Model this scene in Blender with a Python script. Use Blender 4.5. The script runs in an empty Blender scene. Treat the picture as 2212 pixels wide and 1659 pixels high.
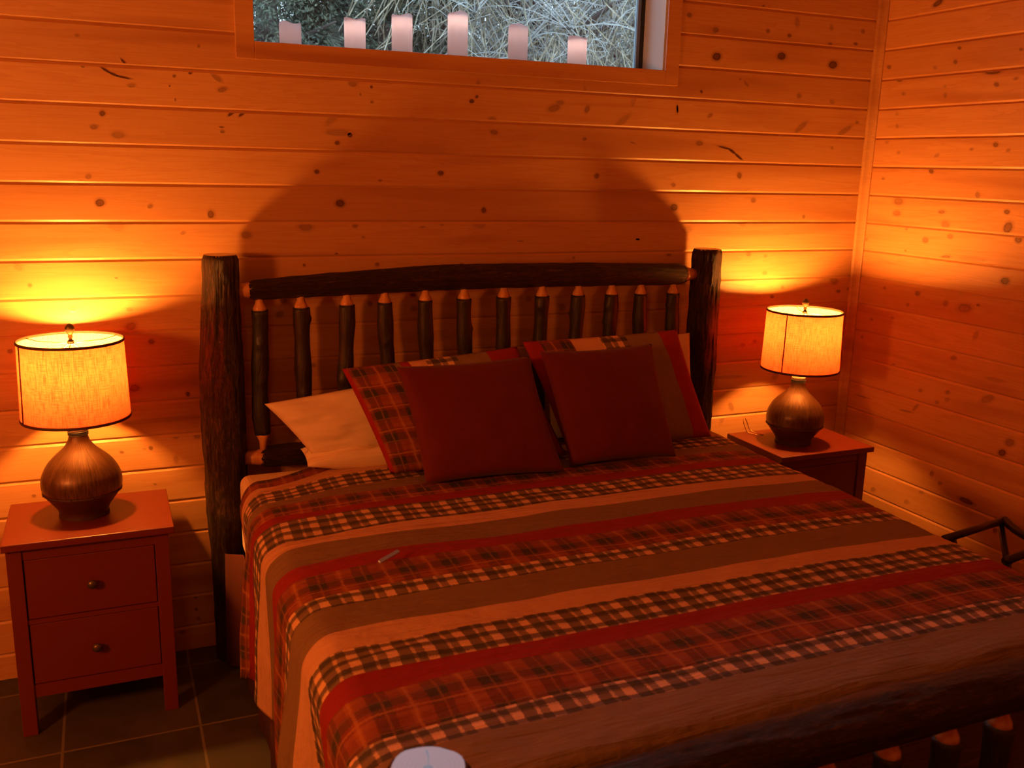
import bpy, math, random
import numpy as np
from mathutils import Vector, Matrix, noise

# ------------------------------------------------------------------ camera, sky, exposure
S = bpy.context.scene
COL = S.collection

R = math.radians
rnd = random.Random(7)

cam_data = bpy.data.cameras.new('camera')
cam_data.sensor_width = 36.0
cam_data.lens = 36.0 * 2053.07 / 2212.0
cam_data.clip_start = 0.05
cam_data.clip_end = 300
cam_data.dof.use_dof = True
cam_data.dof.focus_distance = 4.0
cam_data.dof.aperture_fstop = 5.0
cam = bpy.data.objects.new('camera', cam_data)
COL.objects.link(cam)
cam.location = (1.0, -3.693, 1.926)
cam.rotation_euler = (R(77.0323), R(-1.3845), R(-22.958))
S.camera = cam

S.view_settings.view_transform = 'Standard'
S.view_settings.look = 'None'
S.view_settings.exposure = 0.0
S.view_settings.gamma = 1.0
S.view_settings.use_curve_mapping = False
S.cycles.max_bounces = 10
S.cycles.diffuse_bounces = 5
S.cycles.glossy_bounces = 4
S.cycles.transparent_max_bounces = 12
S.cycles.sample_clamp_indirect = 4.0

SKY = 4.6
BULB = 1320.0
BULB_COL = (1.0, 0.32, 0.046)
FILL = 160.0
CEIL = 15.0

w = bpy.data.worlds.new('sky')
S.world = w
w.use_nodes = True
nt = w.node_tree
bg = nt.nodes['Background']
tc = nt.nodes.new('ShaderNodeTexCoord')
ns = nt.nodes.new('ShaderNodeTexNoise')
ns.inputs['Scale'].default_value = 2.5
rp = nt.nodes.new('ShaderNodeValToRGB')
rp.color_ramp.elements[0].color = (0.56, 0.76, 1.0, 1)
rp.color_ramp.elements[1].color = (0.80, 0.92, 1.0, 1)
nt.links.new(tc.outputs['Generated'], ns.inputs['Vector'])
nt.links.new(ns.outputs['Fac'], rp.inputs['Fac'])
nt.links.new(rp.outputs['Color'], bg.inputs['Color'])
bg.inputs['Strength'].default_value = SKY

# a shaded lamp of the same cabin, behind and left of the camera
fl = bpy.data.lights.new('room_lamp_light', 'POINT')
fl.energy = FILL
fl.color = (1.0, 0.235, 0.036)
fl.shadow_soft_size = 0.19
flo = bpy.data.objects.new('room_lamp_light', fl)
flo.location = (-.82, -2.2, 1.75)
COL.objects.link(flo)
# ceiling light above and beside the camera
cl = bpy.data.lights.new('ceiling_lamp_light', 'POINT')
cl.energy = CEIL
cl.color = (1.0, 0.36, 0.06)
cl.shadow_soft_size = 0.12
clo = bpy.data.objects.new('ceiling_lamp_light', cl)
clo.location = (0.55, -3.75, 2.75)
COL.objects.link(clo)

# ------------------------------------------------------------------ helpers
class MB:
    """collects vertices, faces, uvs and one float attribute, links them as ONE mesh object"""
    def __init__(self):
        self.v = []; self.f = []; self.uv = []; self.k = []; self.mi = []
    def add(self, vs, fs, uvs=None, k=None, mi=0):
        o = len(self.v)
        self.v += [tuple(p) for p in vs]
        self.f += [tuple(i + o for i in q) for q in fs]
        self.uv += list(uvs) if uvs is not None else [(0.0, 0.0)] * len(vs)
        self.k += list(k) if k is not None else [0.0] * len(vs)
        self.mi += [mi] * len(fs)
        return self
    def build(self, name, mats, parent=None, smooth=False, attr=None, bevel=0.0, sub=0):
        me = bpy.data.meshes.new(name)
        me.from_pydata(self.v, [], self.f)
        if not isinstance(mats, (list, tuple)): mats = [mats]
        for m in mats: me.materials.append(m)
        me.polygons.foreach_set('material_index', self.mi)
        ul = me.uv_layers.new(name='UVMap')
        li = np.empty(len(me.loops), dtype=np.int32)
        me.loops.foreach_get('vertex_index', li)
        ul.data.foreach_set('uv', np.array(self.uv, dtype=np.float32)[li].ravel())
        if attr:
            a = me.attributes.new(attr, 'FLOAT', 'POINT')
            a.data.foreach_set('value', np.array(self.k, dtype=np.float32))
        if smooth:
            me.polygons.foreach_set('use_smooth', [True] * len(me.polygons))
        me.update()
        o = bpy.data.objects.new(name, me)
        COL.objects.link(o)
        if parent: o.parent = parent
        if bevel:
            b = o.modifiers.new('bevel', 'BEVEL'); b.width = bevel; b.segments = 2; b.limit_method = 'ANGLE'
        if sub:
            s_ = o.modifiers.new('sub', 'SUBSURF'); s_.levels = sub; s_.render_levels = sub
        return o

def box(mb, x0, x1, y0, y1, z0, z1, mi=0):
    vs = [(x0,y0,z0),(x1,y0,z0),(x1,y1,z0),(x0,y1,z0),(x0,y0,z1),(x1,y0,z1),(x1,y1,z1),(x0,y1,z1)]
    fs = [(3,2,1,0),(4,5,6,7),(0,1,5,4),(1,2,6,5),(2,3,7,6),(3,0,4,7)]
    mb.add(vs, fs, mi=mi)
    return mb

def lathe(mb, prof, n=48, cx=0, cy=0, mi=0, wob=None, capb=True, capt=True):
    vs = []; uv = []
    for j, (r, z) in enumerate(prof):
        for i in range(n):
            a = 2*math.pi*i/n
            rr = r*(1 + (wob(a, z) if wob else 0))
            vs.append((cx+rr*math.cos(a), cy+rr*math.sin(a), z)); uv.append((a/(2*math.pi), z))
    fs = []
    for j in range(len(prof)-1):
        for i in range(n):
            a = j*n+i; b = j*n+(i+1) % n
            fs.append((a, b, b+n, a+n))
    if capb: fs.append(tuple(reversed(range(n))))
    if capt: fs.append(tuple(range((len(prof)-1)*n, len(prof)*n)))
    mb.add(vs, fs, uv, mi=mi)
    return mb

def frames(pts):
    P = [Vector(p) for p in pts]; out = []
    T = []
    for i in range(len(P)):
        t = (P[min(i+1, len(P)-1)] - P[max(i-1, 0)]).normalized(); T.append(t)
    up = Vector((0, 0, 1)) if abs(T[0].z) < .9 else Vector((1, 0, 0))
    n = (up - T[0]*up.dot(T[0])).normalized()
    for i in range(len(P)):
        n = (n - T[i]*n.dot(T[i])).normalized()
        out.append((P[i], n, T[i].cross(n)))
    return out

def tube(mb, pts, rad, n=10, mi=0, cap=True, disp=None):
    fr = frames(pts); vs = []; uv = []; L = 0.0
    for j, (p, a, b) in enumerate(fr):
        if j: L += (p - fr[j-1][0]).length
        r = rad[j] if isinstance(rad, (list, tuple)) else rad
        for i in range(n):
            t = 2*math.pi*i/n
            rr = r + (disp(t, L, r) if disp else 0)
            vs.append(p + (a*math.cos(t) + b*math.sin(t))*rr); uv.append((t/(2*math.pi), L))
    fs = []
    for j in range(len(fr)-1):
        for i in range(n):
            q = j*n+i; s_ = j*n+(i+1) % n
            fs.append((q, s_, s_+n, q+n))
    if cap:
        fs.append(tuple(reversed(range(n)))); fs.append(tuple(range((len(fr)-1)*n, len(fr)*n)))
    mb.add(vs, fs, uv, mi=mi)
    return mb

def barkdisp(seed, amp, ridge=9.0, stretch=2.2):
    def d(t, L, r):
        c, s_ = math.cos(t), math.sin(t)
        v = noise.noise(Vector((c*ridge*.35+seed, s_*ridge*.35, L*stretch)))
        w_ = noise.noise(Vector((c*ridge+seed*3, s_*ridge, L*stretch*2.6)))
        u_ = noise.noise(Vector((c*ridge*2.3-seed, s_*ridge*2.3, L*stretch*6)))
        return amp*(0.9*v + 0.9*(0.5-abs(w_)*2) + 0.35*u_)
    return d

def interp(pts, n):
    """smooth Catmull-Rom resampling"""
    P = [Vector(p) for p in pts]; out = []
    m = len(P)-1
    for k in range(n+1):
        t = k/n*m; i = min(int(t), m-1); f = t-i
        p0 = P[max(i-1, 0)]; p1 = P[i]; p2 = P[i+1]; p3 = P[min(i+2, m)]
        out.append(0.5*((2*p1)+(p2-p0)*f+(2*p0-5*p1+4*p2-p3)*f*f+(3*p1-p0-3*p2+p3)*f*f*f))
    return out

def lerp1(tab, x):
    for (a, va), (b, vb) in zip(tab, tab[1:]):
        if x <= b: return va+(vb-va)*(max(x, a)-a)/(b-a)
    return tab[-1][1]

def empty(name, loc=(0, 0, 0)):
    o = bpy.data.objects.new(name, None); o.empty_display_size = .1
    COL.objects.link(o); o.location = loc
    return o

def tag(o, label=None, cat=None, group=None, kind=None):
    if label: o['label'] = label
    if cat: o['category'] = cat
    if group: o['group'] = group
    if kind: o['kind'] = kind
    return o

# ------------------------------------------------------------------ materials
class NT:
    def __init__(self, name):
        self.m = bpy.data.materials.new(name); self.m.use_nodes = True
        self.t = self.m.node_tree; self.b = self.t.nodes['Principled BSDF']; self.out = self.t.nodes['Material Output']
    def n(self, typ, **kw):
        nd = self.t.nodes.new(typ)
        for k_, v_ in kw.items():
            if k_ in nd.bl_rna.properties and k_ != 'inputs': setattr(nd, k_, v_)
        return nd
    def l(self, a, b): self.t.links.new(a, b)
    def val(self, x, sock):
        if isinstance(x, (int, float)): sock.default_value = x
        elif isinstance(x, (tuple, list)): sock.default_value = tuple(x)+((1,) if len(x) == 3 and sock.type == 'RGBA' else ())
        else: self.l(x, sock)
    def math(self, op, a, b=None, c=None):
        nd = self.n('ShaderNodeMath', operation=op)
        self.val(a, nd.inputs[0])
        if b is not None: self.val(b, nd.inputs[1])
        if c is not None: self.val(c, nd.inputs[2])
        return nd.outputs[0]
    def mix(self, f, a, b, mode='MIX'):
        nd = self.n('ShaderNodeMixRGB', blend_type=mode)
        self.val(f, nd.inputs[0]); self.val(a, nd.inputs[1]); self.val(b, nd.inputs[2])
        return nd.outputs[0]
    def ramp(self, f, stops, interp='LINEAR'):
        nd = self.n('ShaderNodeValToRGB'); cr = nd.color_ramp; cr.interpolation = interp
        while len(cr.elements) < len(stops): cr.elements.new(0.5)
        for e, (p, c) in zip(cr.elements, stops):
            e.position = p; e.color = tuple(c)+(1,) if len(c) == 3 else c
        self.val(f, nd.inputs[0]); return nd.outputs[0]
    def noise(self, vec, scale, detail=3, rough=.5, dist=0.0):
        nd = self.n('ShaderNodeTexNoise')
        if vec is not None: self.l(vec, nd.inputs['Vector'])
        nd.inputs['Scale'].default_value = scale; nd.inputs['Detail'].default_value = detail
        nd.inputs['Roughness'].default_value = rough; nd.inputs['Distortion'].default_value = dist
        return nd.outputs['Fac']
    def xyz(self, vec):
        nd = self.n('ShaderNodeSeparateXYZ'); self.l(vec, nd.inputs[0]); return nd.outputs
    def comb(self, x, y, z):
        nd = self.n('ShaderNodeCombineXYZ')
        self.val(x, nd.inputs[0]); self.val(y, nd.inputs[1]); self.val(z, nd.inputs[2]); return nd.outputs[0]
    def scale(self, vec, s_):
        nd = self.n('ShaderNodeMapping'); self.l(vec, nd.inputs[0]); nd.inputs['Scale'].default_value = s_; return nd.outputs[0]
    def obj(self): return self.n('ShaderNodeTexCoord').outputs['Object']
    def uv(self): return self.n('ShaderNodeTexCoord').outputs['UV']
    def attr(self, name):
        nd = self.n('ShaderNodeAttribute'); nd.attribute_name = name; return nd.outputs['Fac']
    def bump(self, h, strength, dist=.01):
        nd = self.n('ShaderNodeBump'); nd.inputs['Strength'].default_value = strength
        nd.inputs['Distance'].default_value = dist; self.l(h, nd.inputs['Height'])
        self.l(nd.outputs[0], self.b.inputs['Normal'])
    def set(self, **kw):
        names = dict(color='Base Color', rough='Roughness', metal='Metallic', spec='Specular IOR Level',
                     coat='Coat Weight', coatr='Coat Roughness', ec='Emission Color', es='Emission Strength', sheen='Sheen Weight')
        for k_, v_ in kw.items(): self.val(v_, self.b.inputs[names[k_]])
        return self.m

PITCH = 0.133
Z0 = 2.36

def wood_wall(name, horiz, seed, boards=True, tint=(1, 1, 1)):
    """pine boards: horiz = object axis along the boards (0=x, 1=y)"""
    N = NT(name); o = N.obj(); s = N.xyz(o)
    along = s[horiz]; z = s[2]
    if boards:
        bi = N.math('FLOOR', N.math('DIVIDE', N.math('SUBTRACT', z, Z0 % PITCH), PITCH))
        wn = N.n('ShaderNodeTexWhiteNoise', noise_dimensions='1D'); N.val(N.math('ADD', bi, seed), wn.inputs['W'])
        rv = wn.outputs['Value']
    else:
        bi = N.math('MULTIPLY', along, 0.0); rv = N.math('ADD', bi, .5)
    off = N.math('MULTIPLY', rv, 37.0)
    xo = N.math('ADD', along, off)
    other = s[1 - horiz]
    g1 = N.comb(N.math('MULTIPLY', xo, 1.1), N.math('MULTIPLY', other, 6), N.math('MULTIPLY', z, 22))
    fig = N.noise(g1, 1.0, 3, .55, .9)
    rings = N.math('FRACT', N.math('MULTIPLY', fig, 7.0))
    rings = N.ramp(rings, [(0, (.0,)*3), (.55, (.35,)*3), (.9, (1,)*3), (1, (.0,)*3)])
    fine = N.noise(N.comb(N.math('MULTIPLY', xo, 6), N.math('MULTIPLY', other, 60), N.math('MULTIPLY', z, 260)), 1.0, 2)
    broad = N.noise(N.comb(N.math('MULTIPLY', xo, .9), other, N.math('MULTIPLY', z, 9)), 1.0, 2, .5, .4)
    base = N.mix(N.math('MULTIPLY', rings, .55), (.66*tint[0], .365*tint[1], .15*tint[2]), (.55*tint[0], .25*tint[1], .09*tint[2]))
    base = N.mix(N.ramp(broad, [(.52, (0,)*3), (.75, (.75,)*3)]), base, (.36*tint[0], .125*tint[1], .04*tint[2]))
    base = N.mix(N.math('MULTIPLY', N.math('SUBTRACT', rv, .35), .55), base, (.40*tint[0], .17*tint[1], .055*tint[2]))
    base = N.mix(N.math('MULTIPLY', fine, .22), base, (.32, .13, .045))
    # small random pin knots
    vo = N.n('ShaderNodeTexVoronoi'); N.l(N.comb(N.math('MULTIPLY', xo, 3.1), 0.0, N.math('MULTIPLY', z, 5.2)), vo.inputs['Vector'])
    vo.inputs['Scale'].default_value = 1.0
    sep = N.n('ShaderNodeSeparateColor'); N.l(vo.outputs['Color'], sep.inputs[0])
    kk = N.math('MULTIPLY', N.math('LESS_THAN', vo.outputs['Distance'], N.math('MULTIPLY', sep.outputs[1], .045)), N.math('GREATER_THAN', sep.outputs[0], .62))
    base = N.mix(N.math('MULTIPLY', kk, .5), base, (.2, .07, .025))
    k = N.attr('knot')
    kn = N.math('MULTIPLY', k, N.math('ADD', .75, N.math('MULTIPLY', N.noise(o, 160, 2), .5)))
    base = N.mix(N.ramp(kn, [(0, (0,)*3), (1, (1,)*3)]), base, (.075, .018, .006))
    N.set(color=base, rough=.42, coat=.25, coatr=.30)
    N.bump(N.math('ADD', N.math('MULTIPLY', fine, .35), N.math('MULTIPLY', rings, .2)), .10, .004)
    return N.m

def simple(name, color, rough=.6, **kw):
    N = NT(name); N.set(color=color, rough=rough, **kw); return N.m

M = {}
M['pine_back'] = wood_wall('pine_back', 0, 3.0)
M['pine_right'] = wood_wall('pine_right', 1, 41.0, tint=(1.2, 1.14, 1.12))  # brighter tint makes up in the colour for light this wall lacks
M['pine_trim'] = wood_wall('pine_trim', 0, 11.0, boards=False)
M['pine_post'] = wood_wall('pine_corner', 0, 17.0, boards=False)

def mk_bark():
    N = NT('bark'); u = N.uv(); s = N.xyz(u)
    ang = N.math('MULTIPLY', s[0], 2*math.pi)
    vec = N.comb(N.math('MULTIPLY', N.math('COSINE', ang), 3.4), N.math('MULTIPLY', N.math('SINE', ang), 3.4), N.math('MULTIPLY', s[1], 9))
    a = N.noise(vec, 1.6, 5, .65, 1.2)
    b = N.noise(vec, 5.5, 4, .7, .8)
    h = N.math('ADD', N.math('MULTIPLY', a, .6), N.math('MULTIPLY', b, .5))
    c = N.ramp(h, [(.36, (.006, .002, .001)), (.52, (.026, .010, .004)), (.64, (.075, .030, .012)), (.78, (.26, .12, .05))])
    N.set(color=c, rough=.5, spec=.35, coat=.12, coatr=.2)
    N.bump(h, 1.0, .02); return N.m
M['bark'] = mk_bark()

def mk_twigbark():
    N = NT('smooth_bark'); u = N.uv(); s = N.xyz(u)
    ang = N.math('MULTIPLY', s[0], 2*math.pi)
    vec = N.comb(N.math('COSINE', ang), N.math('SINE', ang), N.math('MULTIPLY', s[1], 7))
    b = N.noise(vec, 5, 4, .6, .4)
    c = N.ramp(b, [(.35, (.010, .007, .004)), (.6, (.026, .018, .010)), (.8, (.055, .036, .02))])
    N.set(color=c, rough=.5, coat=.15, coatr=.3); N.bump(b, .6, .006); return N.m
M['twigbark'] = mk_twigbark()

def mk_peeled():
    N = NT('peeled_wood'); o = N.obj()
    b = N.noise(N.scale(o, (40, 40, 8)), 1, 3)
    N.set(color=N.ramp(b, [(.3, (.50, .20, .07)), (.7, (.80, .42, .18))]), rough=.35, coat=.4, coatr=.2); return N.m
M['peeled'] = mk_peeled()

def mk_logend():
    N = NT('log_end'); u = N.uv(); s = N.xyz(u)
    r = N.math('SQRT', N.math('ADD', N.math('POWER', s[0], 2), N.math('POWER', s[1], 2)))
    rr = N.math('ADD', r, N.math('MULTIPLY', N.noise(u, 3.0, 2), .10))
    w_ = N.math('FRACT', N.math('MULTIPLY', rr, 9))
    ang = N.math('ARCTAN2', s[1], s[0])
    crack = N.math('MULTIPLY', N.math('LESS_THAN', N.math('ABSOLUTE', N.math('SUBTRACT', ang, N.math('ADD', 1.15, N.math('MULTIPLY', r, .2)))), .035), N.math('LESS_THAN', r, .8))
    c = N.mix(N.math('MULTIPLY', w_, .4), (.36, .19, .09), (.20, .09, .04))
    c = N.mix(N.math('LESS_THAN', r, .13), c, (.10, .05, .03))
    c = N.mix(crack, c, (.04, .02, .01))
    N.set(color=c, rough=.3, coat=.5, coatr=.06, spec=.5)
    N.bump(N.noise(u, 6.0, 3), .12, .003)
    return N.m
M['logend'] = mk_logend()

def mk_tile():
    N = NT('slate_tile'); o = N.obj(); s = N.xyz(o)
    T = .436
    gx = N.math('ADD', s[0], -1.198+10*T); gy = N.math('ADD', s[1], .566+20*T)
    fx = N.math('MODULO', gx, T); fy = N.math('MODULO', gy, T)
    def edge(f): return N.math('MAXIMUM', N.math('LESS_THAN', f, .0045), N.math('GREATER_THAN', f, T-.0045))
    gr = N.math('MAXIMUM', edge(fx), edge(fy))
    wn = N.n('ShaderNodeTexWhiteNoise', noise_dimensions='2D')
    N.l(N.comb(N.math('FLOOR', N.math('DIVIDE', gx, T)), N.math('FLOOR', N.math('DIVIDE', gy, T)), 0.0), wn.inputs['Vector'])
    a = N.noise(o, 5, 5, .6, .6)
    c = N.ramp(a, [(.3, (.020, .022, .018)), (.6, (.045, .043, .033)), (.8, (.08, .062, .045))])
    c = N.mix(N.math('MULTIPLY', wn.outputs['Value'], .35), c, (.11, .075, .05))
    c = N.mix(gr, c, (.15, .125, .09))
    N.set(color=c, rough=.55)
    N.bump(N.math('SUBTRACT', N.math('MULTIPLY', a, .6), N.math('MULTIPLY', gr, .5)), .35, .006); return N.m
M['tile'] = mk_tile()

def mk_red():
    N = NT('red_stain'); o = N.obj()
    g = N.noise(N.scale(o, (3, 60, 60)), 1.0, 3)
    N.set(color=N.mix(N.math('MULTIPLY', g, .5), (.15, .019, .0065), (.12, .0135, .0045)), rough=.42, coat=.12, coatr=.3); return N.m
M['red'] = mk_red()
M['gap'] = simple('drawer_gap', (.015, .003, .002), .8)
M['knob'] = simple('bronze_knob', (.12, .085, .04), .35, metal=.7)
M['dark'] = simple('dark_rim', (.05, .018, .008), .6)
M['blackring'] = simple('black_ring', (.010, .006, .005), .5)
M['darkwood'] = simple('espresso_wood', (.022, .010, .006), .38, coat=.3)
M['brass'] = simple('brass', (.75, .45, .18), .3, metal=1.0)
M['sheet'] = simple('white_cotton', (.82, .66, .46), .85)

def mk_gourd():
    N = NT('bronze_glaze'); u = N.uv(); s = N.xyz(u)
    ang = N.math('MULTIPLY', s[0], 2*math.pi)
    vec = N.comb(N.math('MULTIPLY', N.math('COSINE', ang), 9), N.math('MULTIPLY', N.math('SINE', ang), 9), N.math('MULTIPLY', s[1], 7))
    a = N.noise(vec, 3.2, 4, .7, .2)
    b = N.noise(vec, .5, 2, .5, 0)
    c = N.ramp(a, [(.35, (.045, .017, .007)), (.55, (.13, .056, .021)), (.75, (.24, .12, .05))])
    c = N.mix(N.math('MULTIPLY', N.ramp(b, [(.4, (0,)*3), (.65, (1,)*3)]), .45), c, (.09, .03, .012))
    low = N.math('LESS_THAN', s[1], .088)
    c = N.mix(N.math('MULTIPLY', low, .7), c, (.085, .022, .010))
    N.set(color=c, rough=.36, metal=.35, coat=.2, coatr=.25); N.bump(a, .25, .004); return N.m
M['gourd'] = mk_gourd()

def mk_linen():
    N = NT('linen_shade'); u = N.uv(); s = N.xyz(u)
    warp = N.noise(N.comb(N.math('MULTIPLY', s[0], 260), N.math('MULTIPLY', s[1], 22), 0.0), 1.0, 2, .5, .2)
    weft = N.noise(N.comb(N.math('MULTIPLY', s[0], 26), N.math('MULTIPLY', s[1], 420), 3.0), 1.0, 2, .5, .2)
    t = N.math('MULTIPLY', N.ramp(warp, [(.35, (.25,)*3), (.55, (1,)*3)]), N.ramp(weft, [(.33, (.25,)*3), (.52, (1,)*3)]))
    tc_ = N.mix(t, (.30, .014, .006), (1.0, .082, .036))
    dc = N.mix(t, (.60, .42, .24), (.80, .62, .40))
    tr = N.n('ShaderNodeBsdfTranslucent'); N.l(tc_, tr.inputs['Color'])
    df = N.n('ShaderNodeBsdfDiffuse'); N.l(dc, df.inputs['Color'])
    mx = N.n('ShaderNodeMixShader'); mx.inputs[0].default_value = .55
    N.l(tr.outputs[0], mx.inputs[1]); N.l(df.outputs[0], mx.inputs[2])
    N.l(mx.outputs[0], N.out.inputs['Surface']); return N.m
M['linen'] = mk_linen()

def mk_bulb():
    N = NT('lit_bulb'); N.set(color=(1, .8, .5), ec=BULB_COL, es=BULB); return N.m
M['bulb'] = mk_bulb()

def mk_wax():
    N = NT('ivory_wax')
    tr = N.n('ShaderNodeBsdfTranslucent'); tr.inputs['Color'].default_value = (.97, .97, 1.0, 1)
    df = N.n('ShaderNodeBsdfPrincipled'); df.inputs['Base Color'].default_value = (.80, .86, .92, 1); df.inputs['Roughness'].default_value = .45
    mx = N.n('ShaderNodeMixShader'); mx.inputs[0].default_value = .20
    N.l(tr.outputs[0], mx.inputs[1]); N.l(df.outputs[0], mx.inputs[2])
    N.l(mx.outputs[0], N.out.inputs['Surface']); return N.m
M['wax'] = mk_wax()
def mk_led(st):
    N = NT('candle_led'); N.set(color=(1, .6, .4), ec=(1.0, .60, .50), es=st); return N.m

def fabric_nodes(N, uc, vc):
    """gingham and plaid cloths as colours of metre coordinates uc (across) and vc (along)"""
    j = N.math('MULTIPLY', N.math('SUBTRACT', N.noise(N.n('ShaderNodeTexCoord').outputs['UV'], 230, 2), .5), .010)
    j2 = N.math('MULTIPLY', N.math('SUBTRACT', N.noise(N.n('ShaderNodeTexCoord').outputs['UV'], 7, 2), .5), .016)
    j = N.math('ADD', j, j2)
    uc = N.math('ADD', uc, j); vc = N.math('ADD', vc, j)
    def stripes(x, per, stops):
        return N.ramp(N.math('FRACT', N.math('DIVIDE', x, per)), stops, 'CONSTANT')
    g1 = [(0, (1,)*3), (.36, (.25,)*3), (.46, (.85,)*3), (.70, (0,)*3)]
    gu = stripes(uc, .088, g1); gv = stripes(vc, .0465, [(0, (1,)*3), (.40, (.35,)*3), (.52, (0,)*3), (.97, (.4,)*3)])
    gs = N.math('MULTIPLY', N.math('ADD', gu, gv), .5)
    ging = N.ramp(gs, [(0, (.80, .50, .28)), (.25, (.52, .33, .19)), (.5, (.20, .13, .085)), (.8, (.085, .066, .045)), (1, (.060, .048, .034))])
    p1 = [(0, (.2,)*3), (.22, (1,)*3), (.60, (.35,)*3), (.84, (0,)*3)]
    pu = stripes(uc, .125, p1); pv = stripes(vc, .105, p1)
    ps = N.math('MULTIPLY', N.math('ADD', pu, pv), .5)
    plaid = N.ramp(ps, [(0, (.36, .10, .025)), (.35, (.22, .038, .012)), (.7, (.13, .038, .014)), (1, (.050, .032, .016))])
    lu = stripes(N.math('ADD', uc, .012), .125, [(0, (1,)*3), (.06, (0,)*3), (.52, (.55,)*3), (.57, (0,)*3)])
    lv = stripes(N.math('ADD', vc, .03), .105, [(0, (1,)*3), (.06, (0,)*3), (.52, (.55,)*3), (.57, (0,)*3)])
    plaid = N.mix(N.math('MULTIPLY', N.math('MAXIMUM', lu, lv), .55), plaid, (.50, .19, .05))
    return ging, plaid

KHAKI = (.235, .150, .075); CREAM = (.64, .37, .22); REDC = (.29, .009, .007)

def mk_quilt():
    N = NT('patchwork_quilt'); u = N.uv(); s = N.xyz(u)
    wob = N.math('MULTIPLY', N.math('SUBTRACT', N.noise(N.scale(u, (2.2, 2.2, 1)), 1, 2), .5), .012)
    v = N.math('ADD', s[1], wob)
    ging, plaid = fabric_nodes(N, s[0], v)
    segs = [(-1, 'p'), (.330, 'c'), (.405, 'g'), (.540, 'k'), (.622, 'p'), (.735, 'r'), (.800, 'g'), (.948, 'c'), (1.033, 'k'),
            (1.158, 'r'), (1.238, 'p'), (1.375, 'g'), (1.447, 'k'), (1.588, 'c'), (1.669, 'g'), (1.797, 'r'), (1.870, 'p'),
            (2.036, 'g'), (2.112, 'k')]
    colr = {'p': plaid, 'g': ging, 'c': CREAM, 'k': KHAKI, 'r': REDC}
    cur = plaid
    for z_, c_ in segs[1:]:
        cur = N.mix(N.math('GREATER_THAN', v, z_), cur, colr[c_])
    weave = N.noise(N.scale(u, (300, 300, 1)), 1, 1)
    cur = N.mix(N.math('MULTIPLY', weave, .25), cur, (.02, .01, .008), 'MIX')
    h = N.noise(N.scale(u, (5, 55, 1)), 1, 3, .5, .5)
    h2 = N.noise(N.scale(u, (9, 14, 1)), 1, 3, .6)
    N.set(color=cur, rough=.9)
    N.bump(N.math('ADD', N.math('MULTIPLY', h, .6), N.math('MULTIPLY', h2, .8)), .9, .018); return N.m
M['quilt'] = mk_quilt()

def mk_sham(name, segs):
    """vertical stripes over u (0..1 across the pillow, .72 m wide)"""
    N = NT(name); u = N.uv(); s = N.xyz(u)
    ging, plaid = fabric_nodes(N, N.math('MULTIPLY', s[0], .75), N.math('MULTIPLY', s[1], .5))
    colr = {'p': plaid, 'g': ging, 'c': CREAM, 'k': KHAKI, 'r': REDC}
    first = segs[0][1]
    cur = N.mix(0.0, colr[first], colr[first])
    for z_, c_ in segs[1:]:
        cur = N.mix(N.math('GREATER_THAN', s[0], z_), cur, colr[c_])
    h = N.noise(N.scale(u, (14, 7, 1)), 1, 3, .6)
    N.set(color=cur, rough=.9); N.bump(h, .5, .012); return N.m
M['sham_a'] = mk_sham('patchwork_sham', [(0, 'r'), (.02, 'p'), (.27, 'k'), (.30, 'r'), (.35, 'c'), (.44, 'g'), (.62, 'k'), (.80, 'r')])
M['sham_b'] = mk_sham('patchwork_sham_second', [(0, 'r'), (.09, 'p'), (.28, 'c'), (.46, 'g'), (.63, 'k'), (.86, 'r')])

def mk_cush():
    N = NT('red_suede'); u = N.uv()
    h = N.noise(N.scale(u, (5, 5, 1)), 1, 3, .6); f = N.noise(u, 260, 2)
    N.set(color=N.mix(N.math('MULTIPLY', f, .4), (.12, .0024, .0024), (.09, .0016, .0016)), rough=.85, sheen=.1); N.bump(h, .25, .01); return N.m
M['cush'] = mk_cush()
M['skirt'] = simple('bed_skirt_cloth', (.10, .022, .012), .9)  # red-brown cloth, colour darkened to stand for the shadow falling on it
M['pen'] = simple('glossy_plastic', (.30, .40, .80), .16, coat=1.0, spec=.8)  # white pen; its bluish window reflection is put into the base colour
M['reflect_strip'] = simple('blue_grey_reflection', (.16, .24, .32), .4)  # colour of a reflection in the window, not of a real part
M['vinyl'] = simple('jamb_daylight_tint', (.64, .80, .84), .6)  # white jamb with the blue of the daylight put into its colour
M['black'] = simple('black_gasket', (.012, .014, .02), .4)
def mk_glass():
    N = NT('window_glass')
    tr = N.n('ShaderNodeBsdfTransparent'); tr.inputs['Color'].default_value = (.93, .97, .98, 1)
    gl = N.n('ShaderNodeBsdfGlossy'); gl.inputs['Roughness'].default_value = .0
    fr = N.n('ShaderNodeFresnel'); fr.inputs['IOR'].default_value = 1.45
    mx = N.n('ShaderNodeMixShader'); N.l(fr.outputs[0], mx.inputs[0]); N.l(tr.outputs[0], mx.inputs[1]); N.l(gl.outputs[0], mx.inputs[2])
    N.l(mx.outputs[0], N.out.inputs['Surface']); return N.m
M['glass'] = mk_glass()
def mk_leaf():
    N = NT('juniper_leaf'); o = N.obj()
    a = N.noise(o, 2.2, 3); b = N.noise(o, 14, 2)
    c = N.ramp(a, [(.33, (.030, .045, .040)), (.5, (.085, .11, .08)), (.68, (.22, .24, .16))])
    c = N.mix(N.ramp(b, [(.55, (0,)*3), (.75, (.6,)*3)]), c, (.30, .33, .25))
    N.set(color=c, rough=.8); return N.m
M['leaf'] = mk_leaf()
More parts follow.
